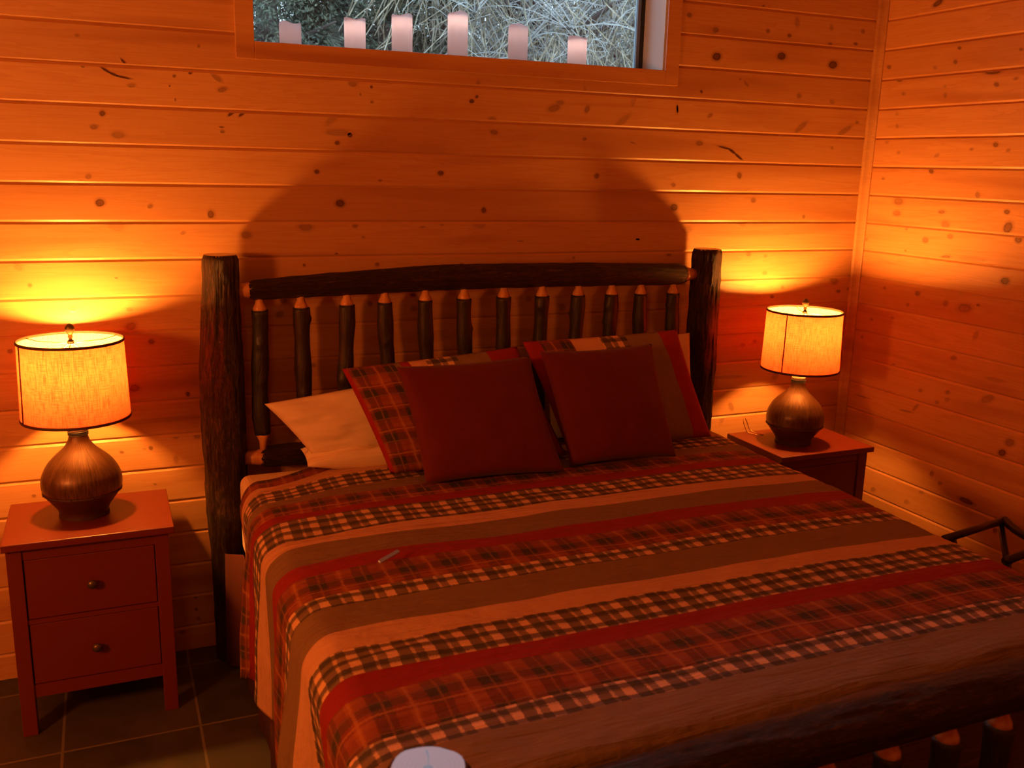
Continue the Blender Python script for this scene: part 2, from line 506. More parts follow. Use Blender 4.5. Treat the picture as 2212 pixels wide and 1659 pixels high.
def mk_twig():
    N = NT('bare_twig'); o = N.obj()
    a = N.noise(o, 9, 2)
    N.set(color=N.ramp(a, [(.35, (.08, .072, .055)), (.5, (.21, .175, .11)), (.65, (.27, .255, .21))]), rough=.8); return N.m
M['twig'] = mk_twig()
M['trunk'] = simple('trunk_bark', (.07, .055, .05), .9)
M['palebranch'] = simple('pale_branch', (.24, .25, .245), .7)
def mk_hill():
    N = NT('brush_hillside'); o = N.obj()
    a = N.noise(o, 1.3, 5, .7, .4); b = N.noise(o, 9, 4, .7)
    c = N.ramp(a, [(.35, (.06, .065, .06)), (.5, (.17, .17, .15)), (.66, (.30, .27, .21))])
    c = N.mix(N.ramp(b, [(.45, (0,)*3), (.7, (.8,)*3)]), c, (.10, .10, .09))
    N.set(color=c, rough=1.0); N.bump(b, 1.0, .2); return N.m
M['hill'] = mk_hill()

# knots seen in the boards: (along, height, half axes, darkness)
KB=[(0.961,2.316,0.006,0,0,0.004,0.5),(1.352,2.308,0.005,0.001,0,0.005,0.5),(0.972,2.226,0.005,0,0,0.004,0.8),(1.123,2.163,0.012,0.002,-0.001,0.006,0.5),(1.265,2.202,0.005,0,0,0.005,0.8),(1.248,2.168,0.003,0,0,0.003,0.8),(1.264,2.122,0.003,0,0,0.005,0.6),(1.32,2.217,0.006,0.001,0,0.005,1),(1.409,2.204,0.015,-0.011,0.005,0.006,0.5),(1.426,2.165,0.015,0.003,-0.001,0.008,0.6),(1.023,2.066,0.009,0,0.001,0.009,0.9),(0.993,2.019,0.012,0,0.001,0.007,0.6),(1.07,1.995,0.021,-0.001,0.002,0.011,0.45),(1.42,2.018,0.007,0,0,0.005,0.7),(1.418,2.034,0.008,0,0,0.003,0.8),(1.455,2.087,0.012,0.01,-0.003,0.004,1),(1.493,2.089,0.012,0.01,-0.003,0.004,1),(0.964,1.851,0.009,0,0.001,0.008,0.5),(0.995,1.762,0.015,0,0.001,0.013,0.9),(1.159,1.75,0.008,0.001,0.001,0.007,0.6),(1.367,1.723,0.011,0,0,0.014,0.8),(1.043,1.677,0.024,-0.004,0.002,0.013,0.3),(1.266,1.655,0.008,0,0.001,0.006,0.4),(1.491,1.647,0.019,0,0.001,0.012,0.5),(0.721,1.54,0.011,-0.007,0.005,0.008,0.3),(0.752,1.477,0.006,-0.001,0.001,0.006,0.6),(1.031,1.496,0.005,0,0,0.003,0.6),(0.882,1.389,0.009,0,0.001,0.007,0.5),(1.069,1.381,0.011,-0.001,0,0.006,0.4),(1.903,2.211,0.015,-0.004,0.004,0.01,0.5),(1.975,2.203,0.005,0,0,0.005,0.9),(1.932,2.174,0.004,0,0,0.004,0.6),(1.976,2.147,0.006,0,0,0.005,0.6),(2.41,2.234,0.008,0.001,0,0.013,0.4),(2.405,2.188,0.006,0.001,0,0.006,0.9),(2.384,2.17,0.009,0.002,-0.003,0.007,1),(2.747,2.159,0.026,0.009,-0.005,0.012,0.55),(2.774,2.182,0.017,0.001,0,0.008,0.5),(2.9,2.162,0.01,-0.003,0.005,0.014,0.6),(2.888,2.234,0.006,0.001,-0.004,0.016,0.3),(3.118,2.198,0.009,0.001,-0.001,0.013,0.3),(3.128,2.225,0.004,0,-0.001,0.015,0.3),(3.342,2.181,0.007,0.001,-0.002,0.02,0.3),(1.826,2.093,0.028,0.028,-0.009,0.008,0.3),(1.844,2.03,0.048,-0.001,0.001,0.011,0.4),(1.89,2.023,0.009,0,0,0.008,1),(1.84,1.992,0.009,0,0,0.007,0.9),(2.473,2.097,0.016,0,-0.001,0.01,0.45),(2.482,2.054,0.016,0,-0.001,0.009,0.6),(3.073,2.122,0.033,0.026,-0.009,0.008,0.35),(2.894,2.041,0.008,0.001,0,0.006,0.6),(3.128,2.032,0.011,-0.003,0.001,0.002,0.7),(1.76,1.884,0.009,0,0,0.008,0.9),(2.256,1.888,0.012,0,0,0.009,0.9),(2.959,1.89,0.011,0,0,0.01,0.8),(2.007,1.855,0.007,0,0,0.004,0.6),(1.848,1.767,0.017,0,0.001,0.014,0.95),(2.443,1.743,0.01,0,0,0.011,0.9),(3.356,1.76,0.019,0,-0.001,0.015,0.9),(1.713,1.677,0.025,0,0,0.016,0.5),(1.905,1.68,0.01,0,0.001,0.007,0.6),(2.426,1.687,0.026,0,0,0.017,0.35),(1.938,1.637,0.006,0,0,0.004,0.5),(2.181,1.676,0.01,0,0,0.003,0.5),(2.263,1.685,0.008,0,0,0.003,0.5),(2.611,1.616,0.014,-0.001,0,0.003,0.5),(3.177,1.619,0.009,0,-0.001,0.004,0.7),(1.83,1.563,0.006,-0.001,0.001,0.005,0.8),(1.704,1.531,0.005,-0.001,0,0.005,0.8),(1.993,1.529,0.008,0,0,0.007,0.7),(2.349,1.525,0.008,0,0,0.004,0.6),(2.864,1.542,0.006,0,-0.001,0.006,0.5),(3.134,1.511,0.007,0,-0.001,0.007,0.6),(3.344,1.56,0.012,0,-0.001,0.009,0.7),(3.346,1.857,0.01,0,0,0.008,0.6),(3.373,2.571,0.012,0,0,0.009,0.7),(3.513,2.521,0.014,0.001,-0.001,0.011,0.6),(3.527,2.412,0.022,0.002,-0.001,0.016,1),(3.875,2.436,0.022,0.002,-0.002,0.016,1),(4.171,2.416,0.025,0.002,-0.002,0.017,1),(3.79,2.537,0.01,0.001,-0.001,0.008,0.7),(3.909,2.526,0.01,0.001,-0.001,0.008,0.8),(3.946,2.586,0.013,0.001,-0.002,0.02,0.4),(4.144,2.504,0.011,0.001,-0.001,0.008,0.7),(4.143,2.577,0.009,0.001,-0.002,0.012,0.4),(4.293,2.517,0.011,0,-0.001,0.006,0.8),(4.329,2.574,0.011,0.001,-0.001,0.009,0.6),(3.754,2.639,0.007,0.001,0,0.004,0.7),(3.46,2.261,0.006,0,-0.001,0.006,1),(3.695,2.305,0.006,0.003,-0.011,0.01,0.5),(3.66,2.323,0.005,0,0,0.003,0.6),(3.993,2.269,0.012,0.001,-0.001,0.011,0.55),(4.187,2.252,0.013,0,-0.002,0.01,0.4),(4.019,2.13,0.031,0.025,-0.009,0.008,0.5),(4.278,2.123,0.038,0.023,-0.009,0.008,0.5),(4.349,2.164,0.01,0,-0.001,0.006,0.6),(3.514,2.161,0.011,0.008,-0.006,0.005,0.6),(3.342,2.183,0.004,0,-0.002,0.016,0.3),(3.468,2.04,0.017,0.001,-0.001,0.01,0.6),(3.695,1.905,0.012,0.001,-0.002,0.013,0.75),(3.783,1.794,0.013,0,-0.001,0.01,0.6),(4.083,1.72,0.008,0,-0.001,0.009,0.6),(3.434,1.659,0.025,0,-0.001,0.014,0.35),(3.731,1.686,0.017,-0.006,0.003,0.008,0.35),(3.781,1.546,0.012,0,-0.001,0.01,0.5),(3.878,1.536,0.01,0,-0.001,0.006,0.4),(3.883,1.455,0.013,0.003,-0.004,0.008,0.4),(4.213,2.042,0.008,0,-0.001,0.006,0.5),(0.671,1.248,0.008,-0.001,0.001,0.007,0.7),(1.07,1.319,0.016,0.008,-0.005,0.013,0.5),(1.136,1.259,0.01,0,0,0.009,0.8),(1.068,1.088,0.018,0.001,0,0.013,0.8),(1.254,1.052,0.007,0,0,0.009,1),(1.203,0.893,0.009,0.002,-0.002,0.007,0.5),(1.279,0.884,0.012,-0.001,0.001,0.009,0.6),(1.111,0.852,0.007,-0.001,0,0.007,0.8),(1.088,0.851,0.007,-0.001,0,0.003,0.4),(1.009,0.846,0.007,-0.001,0,0.005,0.7),(1.198,0.798,0.008,-0.001,0,0.014,0.4),(1.118,0.708,0.005,-0.001,0,0.003,0.6),(0.704,0.71,0.006,-0.001,0.001,0.005,0.6),(1.148,0.958,0.158,0.002,0,0.009,0.35),(1.241,0.223,0.007,-0.001,0,0.006,0.8),(1.242,0.169,0.005,-0.001,0,0.006,0.7),(1.249,0.128,0.007,-0.002,0,0.006,0.7),(1.186,0.08,0.009,-0.001,0.001,0.006,0.6),(1.621,1.399,0.013,-0.006,0.004,0.01,0.6),(1.605,1.343,0.013,0.006,-0.004,0.01,0.6),(1.962,1.373,0.009,-0.001,0,0.009,0.7),(2.141,1.403,0.012,-0.001,0,0.007,0.7),(2.145,1.346,0.014,-0.001,0,0.011,0.5),(1.731,1.135,0.009,-0.001,0,0.007,0.6),(3.179,1.619,0.009,0,0,0.004,0.7),(2.656,1.373,0.013,0,0,0.012,0.5),(2.817,1.33,0.013,-0.001,-0.001,0.014,0.5),(3.749,0.81,0.013,0.002,-0.009,0.021,0.5),(3.791,1.112,0.013,0,-0.001,0.009,0.6),(3.859,1.127,0.01,-0.001,0,0.007,0.5),(4.307,1.409,0.02,-0.012,0.012,0.012,0.5),(4.34,1.355,0.012,0,-0.001,0.007,0.7),(4.403,1.365,0.009,0,0,0.007,0.6),(3.938,1.34,0.011,0,0,0.007,0.8),(3.994,1.383,0.008,0,-0.001,0.007,0.4),(3.716,0.96,0.086,-0.002,-0.001,0.007,0.5),(3.999,0.946,0.014,-0.005,0.007,0.02,0.4),(3.703,0.751,0.01,-0.004,0.007,0.022,0.3),(1.042,2.21,0.014,-0.009,0.002,0.003,1.3),(1.067,2.197,0.015,-0.006,0.002,0.003,1.3),(1.098,2.189,0.022,-0.004,0.001,0.003,1.3),(1.102,2.24,0.008,-0.01,0.003,0.002,1.3),(3.602,2.025,0.03,-0.005,0,0.004,1.3),(3.645,2.011,0.02,-0.011,0.004,0.004,1.3),(3.682,1.988,0.022,-0.014,0.003,0.004,1.3)]
KR=[(-0.324,2.664,-0.024,0.01,0.009,0.009,0.9),(-0.075,2.416,-0.012,-0.001,0.001,0.008,0.7),(-0.474,2.463,-0.01,-0.001,0.001,0.006,0.8),(-0.461,2.407,-0.01,-0.001,0.001,0.008,0.7),(-0.352,2.391,-0.01,-0.001,0.001,0.006,0.4),(-0.784,2.428,-0.009,-0.001,0,0.005,0.6),(-0.148,2.353,-0.015,-0.001,0.001,0.005,0.8),(-0.662,2.352,-0.037,-0.001,0.002,0.009,0.9),(-0.689,2.299,-0.012,-0.001,0.001,0.008,0.7),(-0.779,2.316,-0.01,0.003,0.003,0.005,0.5),(-0.183,2.29,-0.01,-0.001,0,0.006,0.5),(-0.427,2.27,-0.008,0,0.001,0.01,0.5),(-0.419,2.308,-0.008,-0.001,0.001,0.006,0.3),(-0.166,2.146,-0.008,-0.001,0.001,0.008,0.4),(-0.157,2.2,-0.009,0,0,0.006,0.3),(-0.724,2.057,-0.012,0,0.001,0.009,0.7),(-0.605,2.039,-0.009,0.002,0.003,0.005,0.5),(-0.789,2.034,-0.009,0.003,0.004,0.005,0.5),(-0.422,2.014,-0.012,0.006,0.005,0.005,0.4),(-0.193,2.026,-0.01,0.002,0.003,0.006,0.4),(-0.113,2.073,-0.012,0,0.001,0.006,0.3),(-0.401,1.945,-0.013,0,0.002,0.01,0.8),(-0.114,1.906,-0.009,0,0.001,0.006,0.5),(-0.667,1.849,-0.012,0,0.002,0.013,0.5),(-0.227,1.804,-0.028,0.002,0.003,0.017,0.55),(-0.224,1.749,-0.022,0.001,0.002,0.012,0.55),(-0.486,1.769,-0.018,0.001,0.001,0.008,0.6),(-0.823,1.787,-0.013,0.001,0.002,0.009,0.8),(-0.516,1.714,-0.022,0.001,0.003,0.016,0.5),(-0.838,1.724,-0.018,-0.008,-0.01,0.022,0.8),(-0.896,1.679,-0.017,0.001,0.002,0.013,0.8),(-0.414,1.639,-0.016,0.001,0.002,0.012,0.6),(-0.551,1.666,-0.015,0.001,0.001,0.01,0.5),(-0.048,1.614,-0.009,0.001,0.001,0.007,0.5),(-0.294,1.682,-0.008,0.001,0.001,0.006,0.5),(-0.54,1.575,-0.025,0.003,0.001,0.006,0.7),(-0.304,1.581,-0.005,0,0.001,0.004,0.6),(-0.406,1.394,-0.013,0.002,0.002,0.01,0.7),(-0.572,1.372,-0.013,0.002,0.001,0.011,0.8),(-0.677,1.365,-0.036,0.005,0.003,0.018,0.8),(-0.744,1.389,-0.009,0.001,0.001,0.005,0.8),(-0.86,1.506,-0.02,0.002,0.002,0.013,1),(-0.201,1.394,-0.009,0.001,0.001,0.007,0.5),(-0.356,1.335,-0.008,0.002,0.001,0.007,0.6),(-0.272,1.259,-0.009,0.001,0.001,0.007,0.6),(-0.14,1.232,-0.009,0.001,0.001,0.006,0.5),(-0.753,1.259,-0.011,-0.002,-0.006,0.018,0.4),(-0.653,1.139,-0.015,0.003,0.001,0.009,0.6),(-0.312,1.037,-0.011,0.002,0.001,0.006,0.5),(-0.088,1.135,-0.009,0.002,0.001,0.007,0.4),(-0.645,0.981,-0.012,0.003,0.002,0.008,0.6),(-0.647,0.947,-0.013,0.003,0.001,0.009,0.4),(-0.594,0.922,-0.01,0.002,0.002,0.008,0.5),(-0.491,0.954,-0.01,0.003,0.001,0.007,0.5),(-0.855,0.999,-0.03,0.017,0.009,0.013,0.45),(-0.476,0.869,-0.013,0.018,0.007,0.002,0.5),(-0.424,0.838,-0.038,0.003,0,0.004,0.6),(-0.147,0.841,-0.046,0.001,-0.001,0.004,0.5),(-0.992,0.843,-0.021,0.006,0.003,0.016,0.6),(-0.964,0.79,-0.017,0.005,0.002,0.014,0.9),(-0.616,0.588,-0.011,0.004,0.001,0.011,0.6),(-0.667,0.558,-0.01,0.003,0.001,0.008,0.4),(-0.274,0.398,-0.015,0.005,0.002,0.01,0.5),(-0.572,0.484,-0.013,0.004,0.001,0.008,0.5),(-0.82,0.525,-0.038,-0.002,-0.003,0.011,0.9),(-0.985,0.448,-0.011,0.004,0.002,0.01,0.7),(-0.49,0.407,-0.013,-0.001,-0.005,0.01,0.4),(-0.88,1.09,-0.045,0.001,-0.001,0.008,0.3),(-0.682,1.579,-0.071,0.002,0,0.01,0.25)]

# ------------------------------------------------------------------ the room
XL, XR, YF, ZC = -3.4, 4.44, -6.6, 3.9
WX0, WX1, WZ0, WZ1 = 1.543, 3.262, 2.338, 3.55      # window opening
WALL_T = 0.21

def board_wall(name, mat, horiz, a0, a1, plane, sign, holes, knots, parent=None):
    """tongue-and-groove boards on a wall; horiz 0: wall in xz at y=plane, 1: wall in yz at x=plane; sign: room side direction"""
    mb = MB(); c = .0080; d = .0050
    def P(a, z, depth):
        return (a, plane - sign*depth, z) if horiz == 0 else (plane - sign*depth, a, z)
    flip = (horiz == 0 and sign < 0) or (horiz == 1 and sign > 0)
    def quad(a_, b_, za, da, zb, db, k=0):
        vs = [P(a_, za, da), P(b_, za, da), P(b_, zb, db), P(a_, zb, db)]
        mb.add(vs, [(0, 1, 2, 3) if flip else (3, 2, 1, 0)])
    zs = [0.0]
    n0 = int(Z0/PITCH)
    z = Z0 - n0*PITCH
    while z < ZC - .02:
        if z > .02: zs.append(z)
        z += PITCH
    zs.append(ZC)
    for za, zb in zip(zs, zs[1:]):
        lo = za + (c if za > 0 else 0); hi = zb - (c if zb < ZC else 0)
        cuts = [(a0, a1, lo, hi)]
        for (h0, h1, hz0, hz1) in holes:
            nc = []
            for (p, q, l_, h_) in cuts:
                if h_ <= hz0 or l_ >= hz1: nc.append((p, q, l_, h_)); continue
                nc.append((p, h0, l_, h_)); nc.append((h1, q, l_, h_))
                if l_ < hz0: nc.append((h0, h1, l_, hz0))
                if h_ > hz1: nc.append((h0, h1, hz1, h_))
            cuts = nc
        for (p, q, l_, h_) in cuts:
            quad(p, q, l_, 0, h_, 0)
            if za > 0 and l_ == lo: quad(p, q, za, d, l_, 0)
            if zb < ZC and h_ == hi: quad(p, q, h_, 0, zb, d)
    # core behind the boards
    t0, t1 = d + .0005, WALL_T
    def slab(p, q, l_, h_):
        if horiz == 0: box(mb, p, q, min(plane-sign*t0, plane-sign*t1), max(plane-sign*t0, plane-sign*t1), l_, h_)
        else: box(mb, min(plane-sign*t0, plane-sign*t1), max(plane-sign*t0, plane-sign*t1), p, q, l_, h_)
    if holes:
        h0, h1, hz0, hz1 = holes[0]
        slab(a0, h0, 0, ZC); slab(h1, a1, 0, ZC); slab(h0, h1, 0, hz0); slab(h0, h1, hz1, ZC)
    else: slab(a0, a1, 0, ZC)
    # knots: thin discs in the boards
    for (ka, kz, ax, az, bx, bz, dk) in knots:
        rings = [(0, .88*dk), (.5, .84*dk), (.84, min(1, 1.0*dk)), (1.1, .35*dk), (1.75, 0)]
        zlo = Z0 - math.ceil((Z0-kz)/PITCH)*PITCH + c + .0005; zhi = zlo + PITCH - 2*c - .001
        kz = max(zlo+.001, min(zhi-.001, kz))
        vs = [P(ka, kz, -.0006)]; ks = [rings[0][1]]; fs = []
        n = 14
        for (rr, kv) in rings[1:]:
            for i in range(n):
                t = 2*math.pi*i/n
                e = rr*(1+.12*noise.noise(Vector((ka*9, kz*9, t*1.3))))
                a_ = ka + e*(ax*math.cos(t) + bx*math.sin(t)); z_ = kz + e*(az*math.cos(t) + bz*math.sin(t))
                vs.append(P(a_, max(zlo, min(zhi, z_)), -.0006 if rr < 1.6 else .0)); ks.append(kv)
        for i in range(n):
            f = (0, 1+i, 1+(i+1) % n); fs.append(f)
        for j in range(len(rings)-2):
            for i in range(n):
                q = 1+j*n+i; s_ = 1+j*n+(i+1) % n
                fs.append((q, q+n, s_+n, s_))
        # orient towards the room
        v0, v1, v2 = (Vector(vs[i]) for i in fs[0])
        nn = (v1-v0).cross(v2-v0)
        room = Vector((0, sign, 0)) if horiz == 0 else Vector((sign, 0, 0))
        if nn.dot(room) < 0: fs = [tuple(reversed(f)) for f in fs]
        mb.add(vs, fs, k=ks)
    o = mb.build(name, mat, parent, attr='knot')
    return tag(o, kind='structure')

board_wall('wall_back', M['pine_back'], 0, XL-.2, XR+.2, 0.0, -1, [(WX0-.001, WX1+.001, WZ0-.001, WZ1+.001)], KB)
board_wall('wall_right', M['pine_right'], 1, YF, -.0001, XR, -1, [], KR)
board_wall('wall_left', M['pine_right'], 1, YF, -.0001, XL, 1, [], [])
board_wall('wall_front', M['pine_back'], 0, XL, XR, YF, 1, [], [])
m_ = MB(); box(m_, XL-.2, XR+.2, YF-.2, .21, -.1, 0); tag(m_.build('floor', M['tile']), kind='structure')
m_ = MB()
x = XL
while x < XR:                      # ceiling boards run front to back
    x2 = min(x+.18, XR); box(m_, x+.002, x2-.002, YF, 0, ZC, ZC+.02); x = x2
box(m_, XL-.2, XR+.2, YF-.2, .21, ZC+.02, ZC+.12)
tag(m_.build('ceiling', M['pine_post']), kind='structure')
# corner cove between the back and the right wall
m_ = MB()
prof = [(XR-.036, 0), (XR-.036, -.006), (XR-.030, -.012), (XR-.020, -.017), (XR-.014, -.022), (XR-.011, -.032), (XR-.006, -.038), (XR, -.038), (XR, 0)]
vs = [(px, py, 0) for px, py in prof]+[(px, py, ZC) for px, py in prof]; n = len(prof)
m_.add(vs, [(i, (i+1) % n, (i+1) % n+n, i+n) for i in range(n)])
tag(m_.build('trim_1', M['pine_post']), kind='structure')

# window: casing, jambs, frame, pane
win = empty('window_1', ((WX0+WX1)/2, 0, WZ0)); tag(win, kind='structure')
win_off = Vector(win.location)
def wpart(mb, name, mat, parent=win, **kw):
    off = win_off if parent is win else Vector((0, 0, 0))
    mb.v = [(a-win_off.x, b-win_off.y, c-win_off.z) for a, b, c in mb.v]
    return mb.build(name, mat, parent, **kw)
CW = .066
for nm, bx in (('left', (WX0-CW, WX0, WZ0-CW*.94, WZ1+CW)), ('right', (WX1, WX1+CW, WZ0-CW*.94, WZ1+CW))):
    mb = MB(); box(mb, bx[0], bx[1], -.016, -.0005, bx[2], bx[3]); wpart(mb, 'side_casing', M['pine_post'], bevel=.002)
mb = MB(); box(mb, WX0, WX1, -.016, -.0005, WZ0-CW*.94, WZ0); wpart(mb, 'bottom_casing', M['pine_trim'], bevel=.002, attr='knot')
mb = MB(); box(mb, WX0, WX1, -.016, -.0005, WZ1, WZ1+CW); wpart(mb, 'head_casing', M['pine_trim'], bevel=.002)
mb = MB(); box(mb, WX0, WX1, -.0005, WALL_T, WZ0-.022, WZ0); wpart(mb, 'window_sill', M['pine_trim'])
mb = MB(); box(mb, WX0, WX1, -.0005, WALL_T, WZ1, WZ1+.02); wpart(mb, 'head_jamb', M['vinyl'])
mb = MB(); box(mb, WX0-.02, WX0, -.0005, WALL_T, WZ0, WZ1); wpart(mb, 'side_jamb', M['vinyl'])
mb = MB(); box(mb, WX1, WX1+.02, -.0005, WALL_T, WZ0, WZ1); box(mb, WX1-.006, WX1, .0, .03, WZ0, WZ1); wpart(mb, 'side_jamb', M['vinyl'])
mb = MB()
FY0, FY1 = .182, .208
box(mb, WX0, WX0+.02, FY0, FY1, WZ0, WZ1); box(mb, WX1-.019, WX1, FY0, FY1, WZ0, WZ1)
box(mb, WX0+.02, WX1-.019, FY0, FY1, WZ0, WZ0+.006); box(mb, WX0+.02, WX1-.019, FY0, FY1, WZ1-.02, WZ1)
wpart(mb, 'window_frame', M['black'])
mb = MB(); box(mb, WX1-.035, WX1-.0192, FY0+.002, FY1-.002, WZ0+.0065, WZ1-.0205); wpart(mb, 'painted_reflection', M['reflect_strip'])  # added strip painted as the blue-grey reflection beside the gasket
mb = MB(); box(mb, WX0+.02, WX1-.035, .193, .197, WZ0+.006, WZ1-.02); wpart(mb, 'window_pane', M['glass'])

# ------------------------------------------------------------------ bed frame of bark-covered logs
PX0, PX1, PY = 1.3682, 3.4815, -.105
FPX0, FPX1, FPY = 1.425, 3.44, -2.40
bed = empty('log_bed', (2.4, -1.25, 0)); bed_off = Vector(bed.location)
tag(bed, 'rustic log bed with dark bark posts, arched headboard rail and upright spindles', 'bed')
def bpart(mb, name, mat, parent=bed, **kw):
    mb.v = [(a-bed_off.x, b-bed_off.y, c-bed_off.z) for a, b, c in mb.v]
    return mb.build(name, mat, parent, **kw)

def log_end(cx, cy, z, r, parent, up=True):
    mb = MB(); n = 40; vs = [(cx, cy, z+.002)]; uv = [(0, 0)]
    for q in (.5, .97, 1.02):
        for i in range(n):
            t = 2*math.pi*i/n; rr = r*q*(1+.03*math.sin(3*t+cx)+.015*math.sin(7*t))
            vs.append((cx+rr*math.cos(t), cy+rr*math.sin(t), z+(.002 if q < 1 else -.004))); uv.append((q*math.cos(t), q*math.sin(t)))
    fs = [(0, 1+i, 1+(i+1) % n) for i in range(n)]
    for j in range(2):
        for i in range(n): fs.append((1+j*n+i, 1+(j+1)*n+i, 1+(j+1)*n+(i+1) % n, 1+j*n+(i+1) % n))
    mb.add(vs, fs, uv)
    return bpart(mb, 'cut_end', M['logend'], parent, smooth=False)

def log_post(cx, cy, h, rtab, seed, lean=(0, 0), name='post'):
    mb = MB(); n = 110; pts = []; rad = []
    for i in range(n+1):
        z = h*i/n
        wob = .006*noise.noise(Vector((seed, z*1.7, 3)))
        pts.append((cx+wob+lean[0]*(z/h), cy+.5*wob, z)); r = lerp1(rtab, z)
        if z > h-.02: r *= 1-.10*((z-(h-.02))/.02)**2
        rad.append(r)
    bd = barkdisp(seed, .0065)
    tube(mb, pts, rad, 72, disp=bd)
    o = bpart(mb, name, M['bark'], smooth=True)
    # bark rides proud; the sawn top is its own part
    e = log_end(pts[-1][0], pts[-1][1], h, rad[-1]*.99, o)
    return o
log_post(PX0-.006, PY, 1.5843, [(0, .056), (.35, .060), (.6, .074), (.9, .079), (1.2, .077), (1.45, .066), (1.6, .064)], 1.3, (.016, 0))
log_post(PX1+.004, PY, 1.5823, [(0, .064), (.8, .067), (1.05, .069), (1.2, .066), (1.6, .064)], 5.1, (-.010, 0))
log_post(FPX0, FPY, .972, [(0, .070), (.5, .072), (.97, .069)], 8.7)
log_post(FPX1, FPY, .972, [(0, .070), (.5, .072), (.97, .069)], 12.2)

def log_rail(pts, rads, seed, tenon=.05, n=120, name='rail', amp=.0042, m=48, tr=.024):
    P = interp(pts, n); mb = MB()
    rad = [lerp1([(0, rads[0]), (.5, rads[1]), (1.0, rads[2])], i/n)*(1-.25*max(0, 1-min(i, n-i)/2.5)) for i in range(n+1)]
    tube(mb, P, rad, m, disp=barkdisp(seed, amp, 7, 2.5))
    o = bpart(mb, name, M['bark'], smooth=True)
    for (a, b, r) in ((P[0], P[3], rads[0]), (P[-1], P[-4], rads[2])):
        d_ = (a-b).normalized(); mb = MB()
        q = [a-d_*.01, a+d_*.006, a+d_*.022, a+d_*(.022+tenon)]
        tube(mb, q, [r*.84, r*.78, tr*1.15, tr], 20)
        bpart(mb, 'peeled_tenon', M['peeled'], o, smooth=True)
    return o
log_rail([(1.478, PY, 1.4541), (1.7628, PY, 1.4663), (2.1187, PY, 1.4795), (2.5153, PY, 1.4846), (2.9323, PY, 1.4806), (3.3645, PY, 1.4724)], (.036, .050, .045), 21.0, .045)
log_rail([(1.4983, PY, 0.8093), (2.4238, PY, 0.8073), (3.3493, PY, 0.8093)], (.040, .044, .040), 27.0, .05)
log_rail([(1.535, FPY, .828), (1.95, FPY, .840), (2.43, FPY, .848), (2.9, FPY, .840), (3.33, FPY, .828)], (.046, .056, .048), 31.0, .05)
log_rail([(1.53, FPY, .25), (2.43, FPY, .25), (3.34, FPY, .25)], (.040, .046, .042), 33.0, .05)
for sx, sy0, sy1 in ((1.50, -.25, -2.32), (3.345, -.25, -2.32)):
    mb = MB(); tube(mb, interp([(sx, sy0, .23), (sx, -1.2, .235), (sx, sy1, .23)], 60), .048, 32, disp=barkdisp(sx*7, .004, 7, 2.5))
    bpart(mb, 'side_rail', M['bark'], smooth=True)

def spindle(px, py, zb, zt, seed, r=.030, railr_b=.03, railr_t=.03):
    """bark spindle with peeled, tapered ends let into the rails"""
    q = random.Random(seed); a, b = zb+.055, zt-.038
    mb = MB(); n = 36
    sway = q.uniform(-.007, .007); lx = q.uniform(-.004, .004)
    bumps = [(q.uniform(a+.03, b-.03), q.uniform(0, 6.28), q.uniform(.004, .010)) for _ in range(3)]
    pts = []
    for i in range(n+1):
        t = i/n; pts.append((px+sway*math.sin(t*math.pi*1.6)+lx*t, py, a+(b-a)*t))
    bd = barkdisp(seed*1.7, .0022, 5, 3)
    def disp(t, L, rr):
        v = bd(t, L, rr)
        for (bz, ba, bh) in bumps:
            v += bh*math.exp(-((L+a-bz)/.012)**2)*max(0, math.cos(t-ba))**6
        return v
    tube(mb, pts, [r*(1+.06*math.sin(i*.4+seed)) for i in range(n+1)], 24, disp=disp)
    o = bpart(mb, 'spindle', M['twigbark'], smooth=True)
    for (p, s_, end) in ((Vector(pts[-1]), 1, zt+.02), (Vector(pts[0]), -1, zb-.02)):
        mb = MB(); L = abs(end-p.z)
        tube(mb, [p-Vector((0, 0, .004*s_)), p+Vector((0, 0, s_*.010)), p+Vector((0, 0, s_*.028)), p+Vector((0, 0, s_*L))],
             [r*.88, r*.80, r*.50, r*.44], 18)
        bpart(mb, 'peeled_end', M['peeled'], o, smooth=True)
HX = [1.5105, 1.6712, 1.837, 1.9997, 2.1614, 2.3282, 2.495, 2.6648, 2.8306, 2.9964, 3.15, 3.3167]
for i, hx in enumerate(HX):
    rt = lerp1([(1.4678, 1.4155), (1.7628, 1.4236), (2.1187, 1.4328), (2.5153, 1.4358), (2.9323, 1.4328), (3.3696, 1.4277)], hx)
    spindle(hx, PY-.003, 0.848, rt, 100+i, .030)
for i in range(11):
    fx = 1.615+.1615*i
    spindle(fx, FPY, .29, lerp1([(1.5, .782), (2.43, .795), (3.35, .782)], fx), 200+i, .030)

# ------------------------------------------------------------------ box spring, mattress, quilt
mb = MB()
n = 120
def skirt_ring(z, off, wave):
    out = []; per = []
    x0, x1, y0, y1 = 1.405-off, 3.435+off, -2.27, -.205
    L = [(x0-.062, y1), (x0-.050, y1-.012), (x0, y1-.035), (x0, y0), (x1, y0), (x1, y1)]
    for i in range(n+1):
        t = i/n*5; k_ = min(int(t), 4); f = t-k_
        ax_, ay_ = L[k_]; bx_, by_ = L[k_+1]
        xx = ax_+(bx_-ax_)*f; yy = ay_+(by_-ay_)*f
        wv = wave*math.sin(i*2.1)
        if k_ == 3: yy += wv
        elif k_ > 1: xx += wv
        out.append((xx, yy, z))
    return out
r1 = skirt_ring(.475, 0, .0); r2 = skirt_ring(.015, .012, .008)
mb.add(r1+r2, [(i, i+1, i+n+2, i+n+1) for i in range(n)])
sk = mb.build('bed_skirt', M['skirt'], None, smooth=True)
mo = sk.modifiers.new('t', 'SOLIDIFY'); mo.thickness = .003
